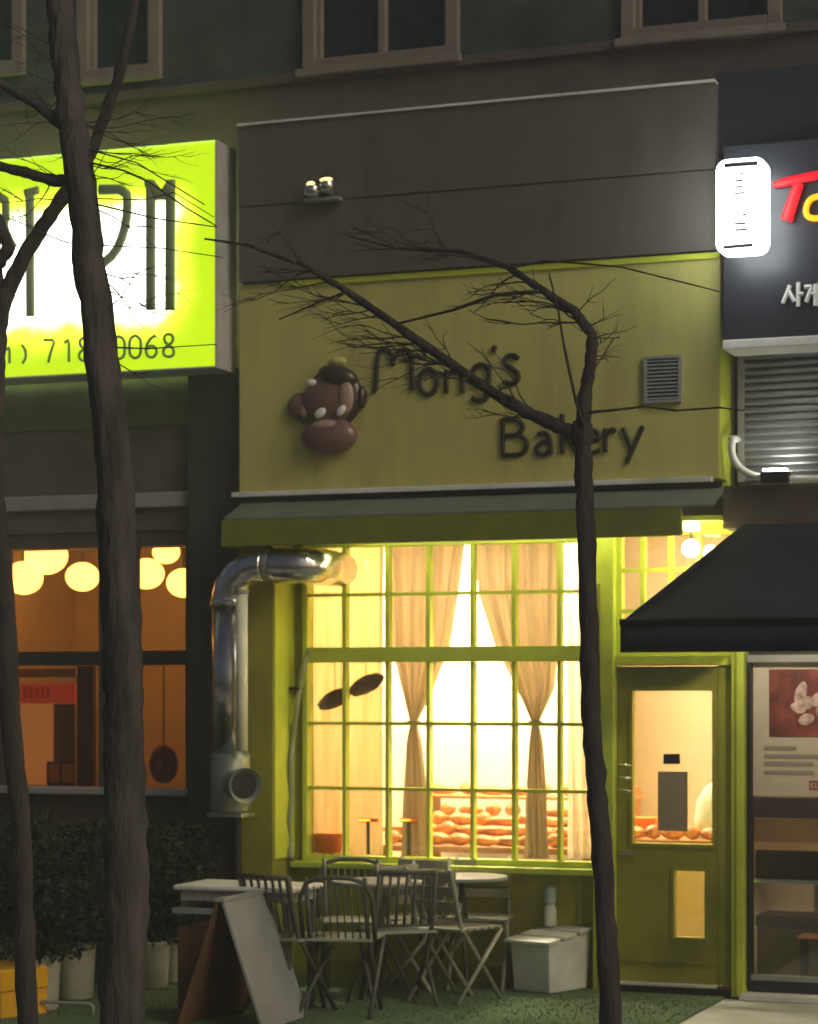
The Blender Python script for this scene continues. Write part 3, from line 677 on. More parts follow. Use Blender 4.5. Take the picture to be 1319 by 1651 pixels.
# tube glow painted into the emission, falling off towards the edges of the box
nz_ = N.new('ShaderNodeTexNoise'); nz_.inputs['Scale'].default_value = 3.5; L.new(tc.outputs['Object'], nz_.inputs['Vector'])
wob = mth('MULTIPLY', mth('SUBTRACT', nz_.outputs[0], .5), .22)
dxr = mth('SUBTRACT', lx1 - org.x, sx.outputs[0]); dzt = mth('SUBTRACT', lz1-org.z, sx.outputs[2]); dzb = mth('SUBTRACT', sx.outputs[2], lz0-org.z)
def sstep(v, a, b_):
    n = N.new('ShaderNodeMapRange'); n.interpolation_type = 'SMOOTHSTEP'; L.new(v, n.inputs[0]); n.inputs[1].default_value = a; n.inputs[2].default_value = b_; return n.outputs[0]
g = mth('MULTIPLY', mth('MULTIPLY', sstep(mth('ADD', dxr, wob), .1, .42), sstep(mth('ADD', dzt, wob), .16, .5)), sstep(mth('ADD', dzb, wob), .12, .45))
cr = N.new('ShaderNodeValToRGB'); cr.color_ramp.elements[0].color = (.42,.66,.0,1); cr.color_ramp.elements[1].color = (1,1,.92,1)
e = cr.color_ramp.elements.new(.5); e.color = (.8,1,.06,1)
L.new(g, cr.inputs[0]); L.new(cr.outputs[0], pp.inputs['Emission Color']); L.new(mth('ADD', mth('MULTIPLY', g, 1.5), .95), pp.inputs['Emission Strength'])
MB().box(lx0, lx1-.012, YS, YS+.02, lz0+.012, lz1-.012).build('face', m, ls)
rim = mat('sign_rim', (.45,.45,.42), .5)
MB().box(lx1-.0119, lx1, YS-.006, -.2, lz0, lz1).box(lx0, lx1-.012, YS-.006, -.2, lz0, lz0+.0119).build('casing', rim, ls)
MB().box(lx0, lx1-.012, YS-.006, -.2, lz1-.0119, lz1).build('top_panel', mat('top_glow', (.6,.7,.1), .4, emit=(.6,1,.1), es=.8), ls)  # unseen top given a green glow to light the wall above
lg = mat('sign_letter_green', (.22,.27,.14), .6, var=.1)
def poly_px(pts, Y, y1, mb): mb.prism([(at(a,c,Y).x, at(a,c,Y).z) for a,c in pts], Y, y1); return mb
def bar(pts, wd, mb, Y=YS-.012):
    mb.tube([at(a,c,Y) for a,c in smooth_pts(pts,1)], wd/2/245, 8, flat=.5); return mb
def letter_(strokes):
    mb = MB()
    for pts, w in strokes: bar(pts, w, mb)
    mb.build('letter', lg, ls, smooth=True)
letter_([([(243,292),(243,500)],18),([(275,290),(274,500)],18),([(243,300),(260,318),(275,300)],20),([(240,290),(240,300)],16)])
letter_([([(160,306),(204,305),(206,340),(200,375),(186,408),(162,428)],17)])
letter_([([(48,306),(49,510)],17),([(40,312),(62,306)],14)])
letter_([([(-30,320),(8,316),(10,345),(6,370),(22,400)],16),([(8,360),(-20,430)],16)])
letter_([([(-90,306),(-90,510)],17),([(-90,400),(-60,400)],14)])
DIG = {'(':[[(.7,1.05),(.35,.75),(.3,.3),(.65,-.05)]], ')':[[(.3,1.05),(.65,.75),(.7,.3),(.35,-.05)]],
 '0':[[(.5,1),(.15,.85),(.1,.5),(.15,.15),(.5,0),(.85,.15),(.9,.5),(.85,.85),(.5,1)]], '1':[[(.25,.8),(.55,1),(.55,0)]],
 '3':[[(.12,.9),(.5,1),(.82,.8),(.75,.58),(.45,.52)],[(.45,.52),(.85,.4),(.82,.12),(.45,0),(.1,.12)]],
 '7':[[(.1,.97),(.88,.97),(.6,.5),(.4,0)]], '8':[[(.5,.52),(.2,.68),(.22,.92),(.5,1),(.78,.92),(.8,.68),(.5,.52),(.15,.35),(.15,.1),(.5,0),(.85,.1),(.85,.35),(.5,.52)]],
 '6':[[(.8,.95),(.45,.85),(.15,.5),(.15,.15),(.5,0),(.85,.15),(.85,.42),(.5,.55),(.18,.4)]], '-':[[(.15,.45),(.85,.45)]]}
ph = "(031)718-0068"; xs = [-66,-42,-20,6,30,68,98,124,152,180,206,232,260]
for chh, x0 in zip(ph, xs):
    sc_ = .72 if x0 < 40 else 1
    mb = MB(); yb = 588 - (x0)*.046 if x0 >= 40 else 586-(x0)*.046
    for st in DIG[chh]: mb.tube([at(x0+a*24*sc_, yb-c*38*sc_, YS-.01) for a,c in smooth_pts(st,1)], .0105, 6, flat=.5)
    mb.build('digit', lg, ls, smooth=True)

# ------------------------------------------------------------------ right shop
YN = -.5
nx0 = X(1166,YN); nx1 = X(1420,YN); nz0, nz1 = Z(1240,545,YN), Z(1240,230,YN)
ns = thing('navy_shop_sign', ((nx0+nx1)/2, YN, nz0), 'dark navy shop sign with red and orange glowing script letters', 'lit sign')
MB().box(nx0, nx1, YN, -.2, nz0, nz1).build('panel', navy, ns, bevel=.006)
MB().box(nx0, nx1, YN-.02, -.2, nz0-.055, nz0-.001).build('bottom_trim', white_p, ns, bevel=.006)
redE = mat('red_glow', (.35,.0,.0), .5, var=0, bump=0, emit=(1,.005,.02), es=.85); orE = mat('orange_glow', (.5,.2,0), .5, var=0, bump=0, emit=(1,.38,.0), es=1.1)
def brush(pts, rad, m_, Y=YN-.03):
    mb = MB(); P = smooth_pts(pts, 2); n = len(P)
    rr = [rad[0]+(rad[1]-rad[0])*i/(n-1) for i in range(n)] if isinstance(rad, tuple) else rad
    mb.tube([at(a,c,Y) for a,c in P], rr, 10, flat=.6).build('letter', m_, ns, smooth=True)
mb = MB()
P = smooth_pts([(1246,299),(1275,291),(1340,278)],2); mb.tube([at(a,c,YN-.03) for a,c in P], [.012+.014*min(1,i/4) for i in range(len(P))], 10, flat=.6)
P = smooth_pts([(1288,296),(1280,318),(1268,355)],2); mb.tube([at(a,c,YN-.034) for a,c in P], [.03+.008*i/len(P) for i in range(len(P))], 12, flat=.6)
mb.build('letter', redE, ns, smooth=True)
brush([(1322,316),(1306,320),(1298,338),(1303,352),(1325,352)], .018, orE)
brush([(1330,345),(1342,320),(1350,350)], .02, orE)
# small Korean characters
wl_ = mat('white_letters', (.75,.75,.72), .4)
def kchar(strokes):
    mb = MB()
    for s_ in strokes: 
        for a, c in zip(s_, s_[1:]):
            p0, p1 = at(a[0],a[1],YN-.02), at(c[0],c[1],YN-.02); mb.tube([p0,p1], .012, 4, flat=.7)
    mb.build('letter', wl_, ns)
kchar([[(1274,460),(1262,489)],[(1271,468),(1281,486)],[(1287,455),(1287,494)],[(1287,474),(1295,474)]])
kchar([[(1297,463),(1309,462),(1300,487)],[(1305,474),(1314,473)],[(1315,458),(1315,493)],[(1322,455),(1322,494)]])
kchar([[(1330,463),(1342,462)],[(1336,463),(1336,487)],[(1350,456),(1350,493)]])
# upper dark wall extension
MB().box(X(1156,-.3), 6, -.3, -.15, nz1+.002, Z(1240,110,-.3)).build('dark_cladding', navy, ns)
# white rounded light box
YW = -.85
wx = at(1194, 331, YW); hw, hh = .138, .265
ws = thing('white_light_box', (wx.x, YW, wx.z-hh), 'glowing white rounded rectangular light box at the upper right', 'lit sign')
def rrect(cx, cz, w, h, r, n=8):
    out = []
    for (sx_, sz_, a0) in ((1,1,0),(-1,1,90),(-1,-1,180),(1,-1,270)):
        for i in range(n+1):
            a = R(a0+90*i/n); out.append((cx+sx_*(w-r)+r*math.cos(a), cz+sz_*(h-r)+r*math.sin(a)))
    return out
MB().prism(rrect(wx.x, wx.z, hw, hh, .06), YW, YW+.015).build('face', emat('white_glow', (.93,.97,1), 5), ws)
MB().prism(rrect(wx.x, wx.z, hw+.008, hh+.008, .064), YW+.0151, YW+.12).build('casing', mat('casing_glow', (.8,.82,.85), .4, emit=(.9,.95,.9), es=8), ws)  # glow added to the casing to brighten the yellow board
f = MB()
dgm = mat('sign_print', (.12,.12,.16), .6)
for (x0,x1,y,t_) in ((1168,1222,265,5),(1167,1214,397,4),(1186,1199,281,2),(1185,1198,292,2.5),(1185,1198,302,2.5),(1185,1201,312,2.5),(1196,1204,347,2.5),(1185,1203,361,2.5),(1186,1205,371,2.5)):
    a, c = at(x0,y+2 if x1-x0>30 else y,YW), at(x1,y-2 if x1-x0>30 else y-1,YW); MB().tube([(a.x,YW-.004,a.z),(c.x,YW-.004,c.z)], t_*.75/255, 6, flat=.4).build('print_line', dgm, ws)
MB().tube([(wx.x+.05,YW+.12,wx.z+.1),(wx.x+.05,YN+.0,wx.z+.1)], .02, 8).tube([(wx.x+.05,YW+.12,wx.z-.12),(wx.x+.05,YN,wx.z-.12)], .02, 8).build('bracket', black, ws)
# yellow return strip & shutter
YL = -.05
sx0s = X(1197,YL); zs0, zs1 = Z(1250,776,YL), Z(1250,545,YL)+.1
st = thing('louvred_panel', (X(1260,YL), YL, zs0), 'grey horizontal louvred panel beneath the navy sign', 'louvre')
f = MB(); n = 21
for i in range(n):
    z = zs0+(zs1-zs0)*i/n; h = (zs1-zs0)/n
    f.profile([(YL,z),(YL-.028,z+.006),(YL-.03,z+h*.35),(YL,z+h*.98)], sx0s+.02, 5)
f.build('slats', louvre_m, st, smooth=False)
MB().box(sx0s-.02, sx0s+.019, YL-.04, YL+.01, zs0, zs1).build('frame', greypaint, st)
MB().box(sx0s+.02, 5, YL+.001, YL+.02, zs0, zs1).build('backing', black, st)
# white conduit and fitting
wp = thing('white_conduit', at(1230,768,-.25), 'white curved conduit pipe with a black uplight running under the louvred panel', 'pipe')
cp = smooth_pts([(1180,712),(1180,735),(1192,755),(1215,768),(1250,773),(1330,772),(1400,771)],2)
MB().tube([at(a,c,-.3) for a,c in cp], .022, 12).build('tube', mat('white_pvc',(.85,.86,.8),.35,var=.03), wp, smooth=True)
p = at(1180,712,-.3); MB().tube([(p.x,-.3,p.z+.015),(p.x+.01,-.16,p.z+.03)], .022, 10).build('wall_elbow', MATS['white_pvc'], wp, smooth=True)
p = at(1250,768,-.32); MB().box(p.x-.085,p.x+.085,-.36,-.26,p.z-.04,p.z+.03).build('fitting', black, wp, bevel=.01)
MB().box(p.x-.07,p.x+.07,-.345,-.27,p.z+.031,p.z+.045).build('fitting_lid', emat('uplight_glow', (1,.98,.85), 28), wp, bevel=.005)
# right shop front
nf = thing('neighbour_shopfront', (X(1270), 0, 0), 'dark shopfront at the right edge under the black awning', 'shopfront')
MB().box(xr+.001, 5, -.25, .1, Z(1250,850,-.25), Z(1250,781,-.25)).build('header', band, nf)
MB().box(X(1207), 5, .0, .15, Z(1250,1066), Z(1250,850)+.05).build('upper_wall', black, nf)
MB().box(X(1207), 5, -.06, -.001, Z(1260,1068), Z(1260,1056)).build('top_rail', greypaint, nf, bevel=.004)
MB().box(X(1207), X(1213), -.05, .05, .06, Z(1260,1068)-.001).build('mullion', black, nf)
MB().box(X(1207), 5, -.04, .05, .1, .13).build('bottom_rail', greypaint, nf)
MB().box(X(1207), 5, -.03, .05, .03, .0995).build('kick_plate', navy, nf)
MB().box(X(1207)-.02, 5, -.18, -.031, -.011, .028).build('step', white_p, nf, bevel=.006)
MB().box(X(1213), 5, .02, .024, .131, Z(1260,1068)).build('pane', glass, nf)
nr = thing('neighbour_room', (X(1300), 1.2, 0), 'dim brown room behind the right shop window', 'room')
MB().box(X(1212)-.02+.1, 5.2, 2.2, 2.3, 0, 2.9).build('back_wall', mat('brown_room', (.3,.18,.09), .8), nr)
MB().box(rx1+.061, 5.2, .16, 2.2, -.009, .03).build('floor', restwall, nr); MB().box(rx1+.061, 5.2, .16, 2.2, 2.8, 2.9).build('ceiling', tan_int, nr)
nl = thing('ceiling_light', (X(1300), 1.3, 2.75), 'warm ceiling panel light inside the right shop', 'ceiling light')
MB().box(X(1260),X(1350), 1.0, 1.6, 2.75, 2.78).build('diffuser', emat('warm_dim', (1,.65,.35), 4), nl); MB().box(X(1260)-.01,X(1350)+.01,.99,1.61,2.781,2.799).build('housing', white_p, nl)
# poster
po = thing('poster', at(1265,1285,-.005), 'pale poster with a red food photo and grey text lines in the right shop window', 'poster')
slab('sheet',1214,1400,1069,1285,.005,.006,mat('poster_paper',(.75,.62,.5),.6,var=.05,bump=0),None,None,par=po)
slab('picture',1240,1400,1079,1188,-.002,.005,mat('poster_red',(.24,.055,.045),.6,var=.85,scale=7,bump=0),None,None,par=po)
f = MB(); pf = at(1285,1135,-.006)
for (a,c,rx_,rz_,ro) in ((1291,1118,.035,.075,.3),(1301,1133,.045,.04,0),(1287,1142,.05,.03,.4),(1300,1160,.05,.035,-.3),(1318,1128,.05,.035,-.8),(1330,1150,.06,.04,.5)):
    q = at(a,c,-.006); f.ball((q.x,-.0045,q.z), rx_, .002, rz_, 20, 10, Matrix.Rotation(ro,3,'Y'))
f.build('picture_food', mat('poster_pale',(.7,.45,.4),.6,var=.55,scale=22,bump=0), po, smooth=True)
f = MB()
for (x0_,x1_,y) in ((1232,1284,1206),(1232,1340,1219),(1232,1312,1231),(1232,1312,1245)):
    a,c = at(x0_,y,.003),at(x1_,y,.003); f.box(a.x,c.x,.001,.0045,a.z-.012,a.z+.012)
f.build('text_lines', mat('poster_grey',(.38,.32,.27),.7,bump=0), po)
f = MB(); a,c = at(1305,1273,.003),at(1330,1259,.003)
f.box(a.x,c.x,.001,.0045,a.z,a.z+.008).box(a.x,c.x,.001,.0045,c.z-.008,c.z).box(a.x,a.x+.008,.001,.0045,a.z+.009,c.z-.009)
for i in range(3): f.box(a.x+.02+i*.025,a.x+.033+i*.025,.001,.0045,a.z+.016,c.z-.016)
f.build('red_stamp', redpaper, po)
slab('band_panel',1213,1400,1287,1320,.006,.01,purple,'plum coloured band on the glass below the poster','window film')
slab('warm_light_band',1213,1400,1321,1372,.1,.02,mat('warm_band_tan',(.7,.42,.2),.7),'tan panel coloured as a warm light band low behind the right shop window','panel')  # tan colour stands in for a band of warm light
bn = thing('bench', (X(1290,.5), .6, 0), 'dark brown padded bench inside the right shop window', 'bench')
MB().box(X(1205,.3), 4.2, .3, .42, Z(1270,1424,.3), Z(1270,1372,.3)).build('backrest', mat('dark_leather',(.04,.025,.022),.4), bn, bevel=.02)
MB().box(X(1210,.25), 4.2, .2, .29, Z(1270,1424,.25), Z(1270,1418,.25)).build('edge_highlight', silver2, bn)  # bright metal strip stands in for the highlight along the bench edge
MB().box(X(1205,.3), 4.2, .3, .7, .4, .46).build('seat', MATS['dark_leather'], bn, bevel=.015)
MB().box(X(1215,.5), 4.2, .35, .65, .031, .399).build('base', mat('brown_base',(.12,.09,.04),.7), bn)
sb = thing('stool', (X(1310,.1), .12, 0), 'small dark stool with orange top at the right edge', 'stool')
q = at(1312,1508,.12); MB().box(q.x-.09,q.x+.2,.06,.24,q.z-.02,q.z).build('seat', mat('stool_top',(.5,.2,.08),.5), sb, bevel=.006)
for a in (q.x-.06, q.x+.17):
    for c in (.09,.21): MB().box(a-.015,a+.015,c-.015,c+.015,.031,q.z-.021).build('leg', black, sb)

# ------------------------------------------------------------------ black awning
zt_, zb_ = Z(1195,846,-.26), None
YA = -1.95
ax = X(1197,-.26)
axf = X(1000,YA)
zfr, zfb = Z(1010,1003,YA), Z(1010,1052,YA)
aw = thing('awning', (ax+1, -1, zfb), 'black canvas awning sloping over the right shop window', 'awning')
mb = MB(); nx_, ny_ = 40, 14; x_end = ax+3.2
pts = []
for j in range(ny_+1):
    t = j/ny_; xl_ = ax+(axf-ax)*t; y = -.255+(YA+.255)*t; z = zt_+(zfr-zt_)*t - .035*math.sin(t*math.pi)
    for i in range(nx_+1):
        s = i/nx_; pts.append((xl_+(x_end-xl_)*s, y, z+.008*math.sin(s*22)*math.sin(t*3.1)))
mb.add(pts, [(j*(nx_+1)+i, j*(nx_+1)+i+1, (j+1)*(nx_+1)+i+1, (j+1)*(nx_+1)+i) for j in range(ny_) for i in range(nx_)])
o = mb.build('canopy', awning_m, aw, smooth=True); md = o.modifiers.new('s','SOLIDIFY'); md.thickness = .006
mb = MB(); pts = []
for i in range(81):
    s = i/80; x = axf+(x_end-axf)*s; y = YA+.006*math.sin(s*60); pts += [(x, YA, zfr-.002), (x, y, zfb)]
mb.add(pts, [(2*i, 2*i+2, 2*i+3, 2*i+1) for i in range(80)]); o = mb.build('valance', awning_m, aw, smooth=True); md = o.modifiers.new('s','SOLIDIFY'); md.thickness = .005
mb = MB(); mb.add([(axf,YA,zfr-.002),(axf,YA,zfb),(ax,-.255,zfb+.1),(ax,-.255,zt_)], [(0,1,2,3)]); o = mb.build('end_flap', awning_m, aw); md = o.modifiers.new('s','SOLIDIFY'); md.thickness = .005
MB().tube([(axf,YA,zfr),(x_end,YA,zfr)], .018, 10).build('front_bar', black, aw, smooth=True)

q = Vector((X(1262,-.8), -.8, 2.42)); ul = thing('awning_lamp', q, 'small lamp bracketed beneath the black awning', 'lamp')
MB().ball(q, .04,.04,.04,16,10).build('bulb', emat('awning_glow', (1,.92,.66), 300), ul, smooth=True)
MB().tube([(q.x,q.y,q.z+.04),(q.x,q.y,q.z+.075)], .03, 12).build('socket', black, ul, smooth=True)
MB().tube([(q.x,q.y,q.z+.06),(q.x,-.03,q.z+.06)], .008, 8).build('arm', black, ul)
# ------------------------------------------------------------------ trees
def branch_pts(px_pts, k=1): return smooth_pts([tuple(p) for p in px_pts], k)
def limb(mb, pts3, r0, r1, n=10, jit=.12, sub=6):
    P = []; 
    for a, c in zip(pts3, pts3[1:]):
        for i in range(sub): P.append(a.lerp(c, i/sub))
    P.append(pts3[-1]); N_ = len(P); rr = []
    for i in range(N_):
        rr.append((r0+(r1-r0)*i/(N_-1))*(1+random.uniform(-jit, jit)))
        if 0 < i < N_-1: P[i] = P[i]+Vector((random.uniform(-1,1),random.uniform(-1,1),0))*r0*.06
    nb = len(mb.v); mb.tube(P, rr, n)
    for q in range(nb, len(mb.v)-0):
        c_ = P[(q-nb)//n] if (q-nb)//n < len(P) else P[-1]; v_ = mb.v[q]
        mb.v[q] = v_ + (v_-c_)*(.15*NZ.noise(v_*14) + .1*NZ.noise(v_*40))
    return P
def P3(pts, Y): 
    out = []
    for i, q in enumerate(pts): out.append(at(q[0], q[1], q[2] if len(q) > 2 else Y))
    return out
def twigs(mb, base, n, ln, spread, r=.005, lean=Vector((-.8,0,.25)), depth=2):
    for _ in range(n):
        p = random.choice(base); d = (lean + Vector((random.uniform(-1,1),random.uniform(-1,1),random.uniform(-1,1)))*spread).normalized()
        L_ = ln*random.uniform(.4,1.2); pts = [p]; q = p.copy()
        for i in range(6):
            d = (d+Vector((random.uniform(-1,1),random.uniform(-1,1),random.uniform(-.9,1)))*.28).normalized(); q = q+d*L_/6; pts.append(q.copy())
        mb.tube(pts, [r*(1-.7*i/6) for i in range(7)], 5)
        if depth > 0: twigs(mb, pts[2:5], 2, ln*.5, spread*.8, r*.65, lean, depth-1)
t1 = thing('street_tree', gp(990,1700), 'bare thin street tree forking in front of the bakery sign', 'tree', 'bare street trees')
YT = -3.0
mb = MB(); tr = [(1000,1830),(985,1640),(978,1500),(972,1380),(962,1270),(952,1130),(950,1000),(946,880),(942,780),(938,700)]
base = limb(mb, P3(tr, YT), .055, .042, 14, .06)
mb.build('trunk', bark, t1, smooth=True)
mb = MB(); b1 = limb(mb, P3([(938,705),(900,688),(850,665),(790,630),(720,582),(640,525),(560,470),(480,420,-3.2)], YT), .038, .017, 10, .15)
mb.build('limb', bark, t1, smooth=True)
mb = MB(); b2 = limb(mb, P3([(940,700),(943,640),(952,590),(955,540),(925,500),(870,465),(818,430),(740,405,-2.6),(640,400,-2.4)], YT), .038, .01, 10, .12)
mb.build('limb', bark, t1, smooth=True)
mb = MB(); mb.ball(at(938,700,YT), .058,.055,.085,16,12,None,.1); mb.build('knot', bark, t1, smooth=True)
cw = MB()
for pts, r in (([(868,470),(800,475),(730,500),(640,522)],.012),([(950,665),(1000,660),(1040,655),(1090,662),(1160,657),(1200,662)],.008),([(820,432),(880,420),(1000,430),(1160,470)],.007),
               ([(942,690),(927,640),(910,560),(900,500),(885,440)],.009),([(560,470),(520,485),(450,515)],.008),([(480,425),(400,395),(330,385)],.012),([(740,405),(640,400),(560,380)],.01),([(943,620),(990,545),(1000,543)],.004),([(955,545),(1000,545)],.004)):
    limb(cw, P3(pts, YT-.05), r, r*.5, 6, .1)
twigs(cw, b1[20:], 22, .55, .35, .0045, Vector((-.9,0,.12)))
twigs(cw, b1[8:24], 16, .35, .5, .005, Vector((-.7,0,.35)))
twigs(cw, b2[20:], 15, .5, .4, .0055, Vector((-.9,0,.15)))
twigs(cw, base[:8] if 0 else b2[6:24], 8, .25, .7, .004, Vector((.3,0,.4)), 1)
cw.build('twigs', bark, t1, smooth=True)
# left big tree
YT2 = -5.2
t2 = thing('street_tree', gp(190,1900), 'thick bare tree trunk leaning across the lit restaurant sign', 'tree', 'bare street trees')
mb = MB(); b0 = limb(mb, P3([(192,2080),(190,1800),(196,1651),(203,1500),(203,1350),(200,1200),(197,1050),(190,900),(184,750),(170,620),(152,480),(137,350),(122,240),(108,120),(95,0),(80,-160),(60,-330)], YT2), .103, .05, 18, .02)
mb.build('trunk', bark2, t2, smooth=True)
mb = MB(); l1 = limb(mb, P3([(128,285),(90,292),(40,278),(0,268),(-80,250)], YT2), .03, .018, 8, .1); mb.build('limb', bark2, t2, smooth=True)
mb = MB(); l2 = limb(mb, P3([(120,215),(60,170),(-40,110)], YT2), .03, .015, 8, .1); mb.build('limb', bark2, t2, smooth=True)
cw = MB()
for pts, r in (([(145,262),(200,275),(240,293),(300,335),(350,365)],.005),([(150,328),(250,352),(350,366)],.004),([(140,240),(220,262),(330,330)],.004),([(150,395),(260,400),(360,415)],.003),([(180,560),(240,562),(350,555)],.004),([(150,320),(230,322),(280,310),(345,350)],.003)):
    limb(cw, P3(pts, YT2), r, r*.6, 5, .1)
twigs(cw, b0[52:76], 16, .5, .35, .0035, Vector((.9,0,-.2)))
twigs(cw, b0[60:80]+l1[6:], 16, .5, .5, .0035, Vector((-.5,0,.2)))
cw.build('twigs', bark2, t2, smooth=True)
# left edge tree
YT3 = -3.6
t3 = thing('street_tree', gp(40,1800), 'bare crooked tree at the left edge behind the thick trunk', 'tree', 'bare street trees')
mb = MB(); limb(mb, P3([(48,1760),(40,1500),(30,1300),(14,1120),(10,980),(-4,850),(-12,700),(-8,600),(-2,520),(10,465)], YT3), .055, .045, 12, .06); mb.build('trunk', bark, t3, smooth=True)
mb = MB(); limb(mb, P3([(8,475),(40,410),(75,355),(110,305),(150,240),(190,130),(215,20),(230,-120)], YT3), .045, .02, 10, .1); mb.build('limb', bark, t3, smooth=True)
mb = MB(); l3 = limb(mb, P3([(0,520),(-8,430),(15,400),(-10,340),(-40,240),(-60,100)], YT3), .045, .02, 10, .1); mb.build('limb', bark, t3, smooth=True)

# ------------------------------------------------------------------ planters at the left
def planter(): 
    t = thing('potted_shrub', (0,0,0), 'x', 'potted plant', 'potted shrubs before the restaurant')
    MB().lathe([(.085,0),(.1,.02),(.115,.3),(.12,.31),(.105,.312),(.1,.28)], (0,0,0), 24).build('pot', pot_m, t, smooth=True)
    MB().lathe([(.098,.27),(.1,.281)], (0,0,0), 20).build('soil', restwall, t)
    fo = MB()
    for i in range(9):
        a = random.uniform(0,6.28); p = Vector((0,0,.28)); q = Vector((.22*math.cos(a),.22*math.sin(a),random.uniform(.6,.98)))
        fo.tube([p, p.lerp(q,.5)+Vector((0,0,.05)), q], [.008,.006,.003], 5)
    for i in range(1500):
        a = random.uniform(0,6.28); r = .3*math.sqrt(random.random()); z = .3+.72*random.random(); r *= (1-abs(z-.65)*.6)
        c = Vector((r*math.cos(a), r*math.sin(a), z)); d = Vector((random.uniform(-1,1),random.uniform(-1,1),random.uniform(-.5,1))).normalized()*random.uniform(.03,.06)
        s = d.cross(Vector((random.uniform(-1,1),random.uniform(-1,1),random.uniform(-1,1)))).normalized()*.014
        fo.add([c-d*.5, c+s, c+d*.5, c-s], [(0,1,2,3)])
    fo.build('foliage', leaf, t)
    return t
pp_ = planter(); first = 0
for (px, py, s, lab) in ((286,1585,1.0,'dark shrub in cream pot nearest the bakery'), (246,1594,.95,'dark shrub in cream pot half hidden right of the thick trunk'),
                         (122,1612,1.05,'dark shrub in cream pot left of the thick trunk'), (66,1630,1.0,'dark shrub in cream pot beside the yellow crate'), (20,1600,1.1,'tall dark shrub in cream pot at the left edge')):
    g_ = gp(px, py, .004); place(pp_, first, (g_.x, g_.y, .005), random.uniform(0,6), lab, s); first = 1
# yellow crate
g_ = gp(5,1634,.0); yc = thing('yellow_crate', (g_.x, g_.y, .004), 'yellow plastic crate at the lower left corner', 'crate')
cz0 = 0.006
M = Matrix.Rotation(R(-24), 3, 'Z')
def lb(mb, x0,x1,y0,y1,z0,z1): 
    return mb.box(x0,x1,y0,y1,z0,z1, Matrix.Translation((g_.x,g_.y,0)) @ M.to_4x4())
mb = MB(); lb(mb,-.3,.2,-.16,-.145,cz0,.15); lb(mb,-.3,.2,.145,.16,cz0,.15); lb(mb,.185,.2,-.1449,.1449,cz0,.15); lb(mb,-.3,-.285,-.1449,.1449,cz0,.15); lb(mb,-.2849,.1849,-.1449,.1449,cz0,cz0+.01); mb.build('body', yel_p, yc)
mb = MB(); lb(mb,-.31,.21,-.17,.17,.152,.28); mb.build('lid', yel_p, yc, bevel=.012)
# low metal rail in front of planters
g_ = gp(70,1640); hr = thing('low_rail', (g_.x,g_.y,0), 'thin pale metal hoop rail lying low beside the yellow crate', 'rail')
a_, c_ = gp(62,1636), gp(150,1640)
MB().tube([(a_.x,a_.y,.005),(a_.x,a_.y,.06),(a_.x+.02,a_.y,.075),(c_.x-.02,c_.y,.075),(c_.x,c_.y,.06),(c_.x,c_.y,.005)], .01, 8).build('hoop', greypaint, hr, smooth=True)

# ------------------------------------------------------------------ patio furniture
# white topped table
g_ = gp(400,1630); tb = thing('patio_table', (g_.x,g_.y,.004), 'white topped table standing at the left end of the turf', 'table')
Lm = lambda: Matrix.Translation((g_.x,g_.y,0))
mb = MB(); mb.box(-.38,.38,-.22,.24,.71,.74, Lm()); mb.build('tabletop', white_p, tb, bevel=.012)
mb = MB(); mb.box(-.34,.34,-.19,.21,.65,.709, Lm()); mb.build('apron', greyboard, tb)
for a in (-.32,.32):
    for c in (-.17,.19): mb = MB(); mb.box(a-.02,a+.02,c-.02,c+.02,.005,.649, Lm()); mb.build('leg', chair_dark, tb)
mb = MB(); mb.box(-.36,.0,-.26,-.2,.58,.61, Lm()); mb.build('lower_shelf', greyboard, tb)
o = MB().box(g_.x-.36,g_.x-.0,g_.y-.2,g_.y+.15,.012,.5).build('wooden_box', wood, None, bevel=.01); tag(o, 'brown wooden box stored under the white topped table', 'box')
# A-frame board, ridge along Y
g_ = gp(392,1648); ab = thing('a_frame_board', (g_.x,g_.y,.004), 'grey A-frame pavement board with brown wood back beside the white table', 'pavement sign')
hgt, sp, ln_ = .7, .24, .62
def leaning(sgn, m_, name, th=.02):
    mb = MB(); top = Vector((0,0,hgt)); bot = Vector((sgn*sp,0,.006)); nrm = Vector((hgt,0,sgn*sp)).normalized()*th*sgn if 0 else Vector((sgn*th,0,0))
    vs = []
    for y in (-ln_/2, ln_/2):
        for p in (bot, top):
            vs += [Vector((g_.x,g_.y,0))+p+Vector((sgn*.006,y,0)), Vector((g_.x,g_.y,0))+p+Vector((sgn*.006,y,0))+nrm]
    mb.add(vs, [(0,1,3,2),(4,6,7,5),(0,4,5,1),(2,3,7,6),(0,2,6,4),(1,5,7,3)]); mb.build(name, m_, ab, bevel=.004)
leaning(1, greyboard, 'front_panel'); leaning(-1, wood, 'back_panel')
MB().box(g_.x-.03,g_.x+.03,g_.y-ln_/2-.01,g_.y+ln_/2+.01,hgt+.001,hgt+.02).build('hinge_cap', greypaint, ab)
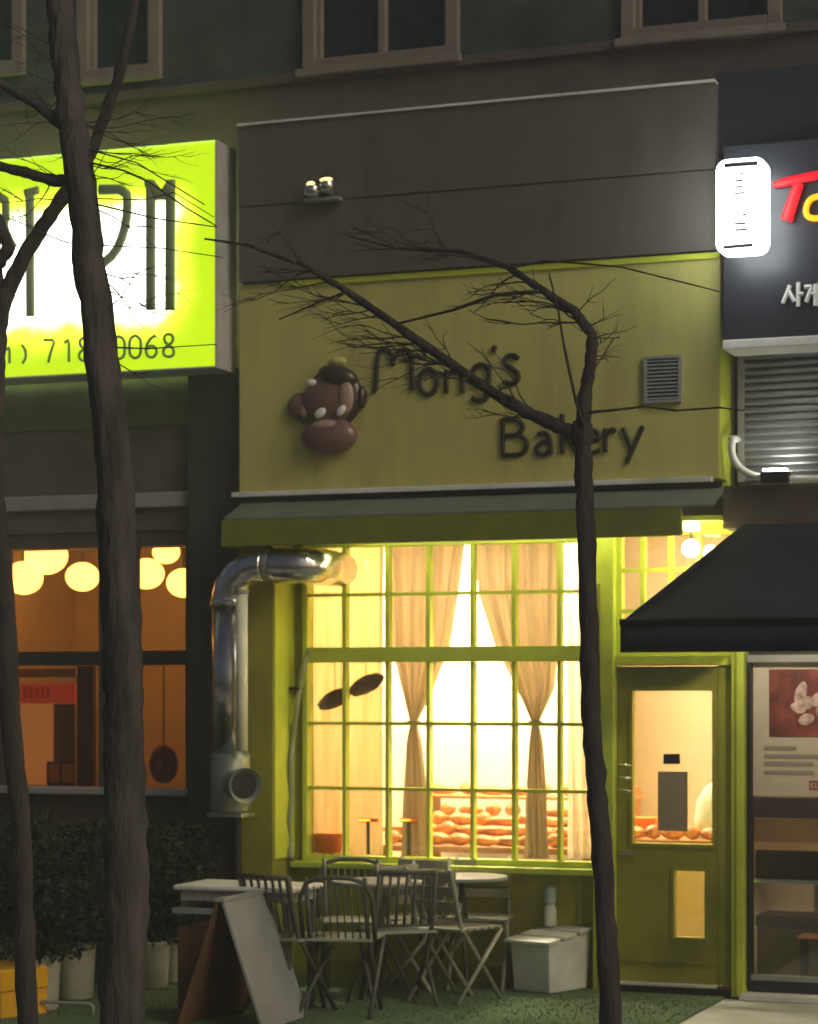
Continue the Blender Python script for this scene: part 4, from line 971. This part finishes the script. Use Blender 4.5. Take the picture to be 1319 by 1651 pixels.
# chairs
def slat_chair(kind):
    t = thing('folding_chair', (0,0,0), 'x', 'chair', 'folding chairs on the turf')
    m_ = chair_lt if kind == 'x' else chair_dark
    sm = chair_lt
    mb = MB()
    for i in range(6): mb.box(-.2,.2,-.2+i*.068,-.2+i*.068+.052,.43,.447)
    mb.build('seat', sm, t, bevel=.004)
    for s in (-1,1):
        x = s*.19
        MB().tube([(x,-.2,.425),(x,.22,.0)], .014, 8).build('leg', m_, t, smooth=True)
        MB().tube([(x-.02*s,-.22,.0),(x-.02*s,.16,.46),(x-.02*s,.26,.8)], .014, 8).build('leg', m_, t, smooth=True)
    mb = MB()
    if kind == 'x':
        for z in (.55,.64,.73): y = .16+(z-.46)*.3-.012; mb.box(-.18,.18,y-.012,y,z,z+.055)
        mb.build('backrest', sm, t, bevel=.004)
    elif kind == 'v':
        for i in range(7): x = -.15+i*.05; mb.tube([(x,.17,.48),(x,.25,.79)], .009, 6)
        mb.tube([(-.17,.17,.48),(.17,.17,.48)], .01, 6); mb.tube([(-.17,.26,.8),(.17,.26,.8)], .014, 8)
        mb.build('backrest', m_, t, smooth=True)
    else:
        P_ = [(-.21,.16,.44),(-.21,.23,.68),(-.17,.255,.77),(-.08,.262,.8),(.08,.262,.8),(.17,.255,.77),(.21,.23,.68),(.21,.16,.44)]
        mb.tube(P_, .014, 8); 
        for i in range(9): x = -.17+i*.0425; mb.tube([(x,.17,.45),(x,.245,.75)], .005, 5)
        mb.build('backrest', m_, t, smooth=True)
    return t
cx_, cv_, cr_ = slat_chair('x'), slat_chair('v'), slat_chair('r')
def gpl(px, py): q = gp(px, py, .004); return (q.x, q.y, .005)
place(cv_, 0, gpl(468,1632), R(178-10), 'dark chair with vertical slat back behind the grey board')
place(cr_, 0, gpl(556,1634), R(190), 'dark chair with rounded wire back right of the grey board')
place(cx_, 0, gpl(688,1606), R(70), 'pale folding chair with crossed legs in the middle of the turf')
place(cx_, 1, gpl(655,1592), R(-8), 'pale folding chair against the wall behind the crossed-leg chair')
place(cx_, 1, gpl(772,1592), R(12), 'pale folding chair against the wall nearest the white bin')
place(cx_, 1, gpl(735,1612), R(160), 'pale folding chair with its back to the street nearest the white bin')
place(cr_, 1, gpl(570,1598), R(25), 'dark rounded wire chair facing out under the left end of the window')
place(cv_, 1, gpl(640,1618), R(215), 'dark slat back chair turned sideways between the rounded and crossed-leg chairs')
# round tables
def rtable():
    t = thing('bistro_table', (0,0,0), 'x', 'table', 'small bistro tables')
    MB().lathe([(.28,.69),(.285,.7),(.28,.712)], (0,0,0), 32).build('tabletop', greyboard, t)
    for a in (0, 2.1, 4.2): MB().tube([(0,0,.689),(.05*math.cos(a),.05*math.sin(a),.35),(.24*math.cos(a),.24*math.sin(a),.0)], .012, 8).build('leg', chair_dark, t, smooth=True)
    return t
rt = rtable()
place(rt, 0, gpl(610,1610), 0, 'round pale bistro table between the wall chairs and rounded chair')
place(rt, 1, gpl(745,1598), 1, 'round pale bistro table standing close to the wall near the bin')
# white bin
g_ = gp(884,1596,.004); wb = thing('white_bin', (g_.x,g_.y,.004), 'white box bin with slatted sloping lid by the olive wall', 'bin')
RM = Matrix.Translation((g_.x,g_.y,0)) @ Matrix.Rotation(R(-20),4,'Z')
mb = MB(); vs = [RM @ Vector(v) for v in ((-.14,-.17,.006),(.14,-.17,.006),(.14,.22,.006),(-.14,.22,.006),(-.15,-.19,.3),(.15,-.19,.3),(.15,.24,.36),(-.15,.24,.36))]
mb.add(vs, [(0,3,2,1),(4,5,6,7),(0,1,5,4),(1,2,6,5),(2,3,7,6),(3,0,4,7)]); mb.build('body', white_p, wb, bevel=.008)
for i in range(3):
    mb = MB(); y = -.22+i*.165; z = .305+(y+.22)*.14
    vs = [RM @ Vector(v) for v in ((-.18,y,z),(.17,y,z),(.17,y+.125,z+.018),(-.18,y+.125,z+.018),(-.18,y,z+.02),(.17,y,z+.02),(.17,y+.125,z+.038),(-.18,y+.125,z+.038))]
    mb.add(vs, [(0,3,2,1),(4,5,6,7),(0,1,5,4),(1,2,6,5),(2,3,7,6),(3,0,4,7)]); mb.build('lid_slat', white_p, wb, bevel=.004)
q = RM @ Vector((-.09,.14,.385))
o = thing('pump_bottle', q, 'pale pump bottle standing on the white bin', 'bottle')
MB().lathe([(.035,0),(.04,.01),(.04,.1),(.03,.13),(.015,.14)], q, 18).build('body', white_p, o, smooth=True)
MB().lathe([(.03,.141),(.035,.15),(.04,.22),(.03,.25),(.01,.255)], q, 18).build('cap', mat('pale_blue_cap',(.5,.6,.58),.5), o, smooth=True)

# ------------------------------------------------------------------ night air
hm = bpy.data.materials.new('night_haze'); hm.use_nodes = True; N = hm.node_tree.nodes; L = hm.node_tree.links
N.remove(N['Principled BSDF']); pv_ = N.new('ShaderNodeVolumePrincipled'); pv_.inputs['Density'].default_value = .012
pv_.inputs['Color'].default_value = (.9,.92,.9,1); pv_.inputs['Anisotropy'].default_value = .55
L.new(pv_.outputs[0], N['Material Output'].inputs['Volume'])
hb = MB().box(-62, 62, -62, 42, -1.5, 13).build('haze', hm); hb['kind'] = 'stuff'
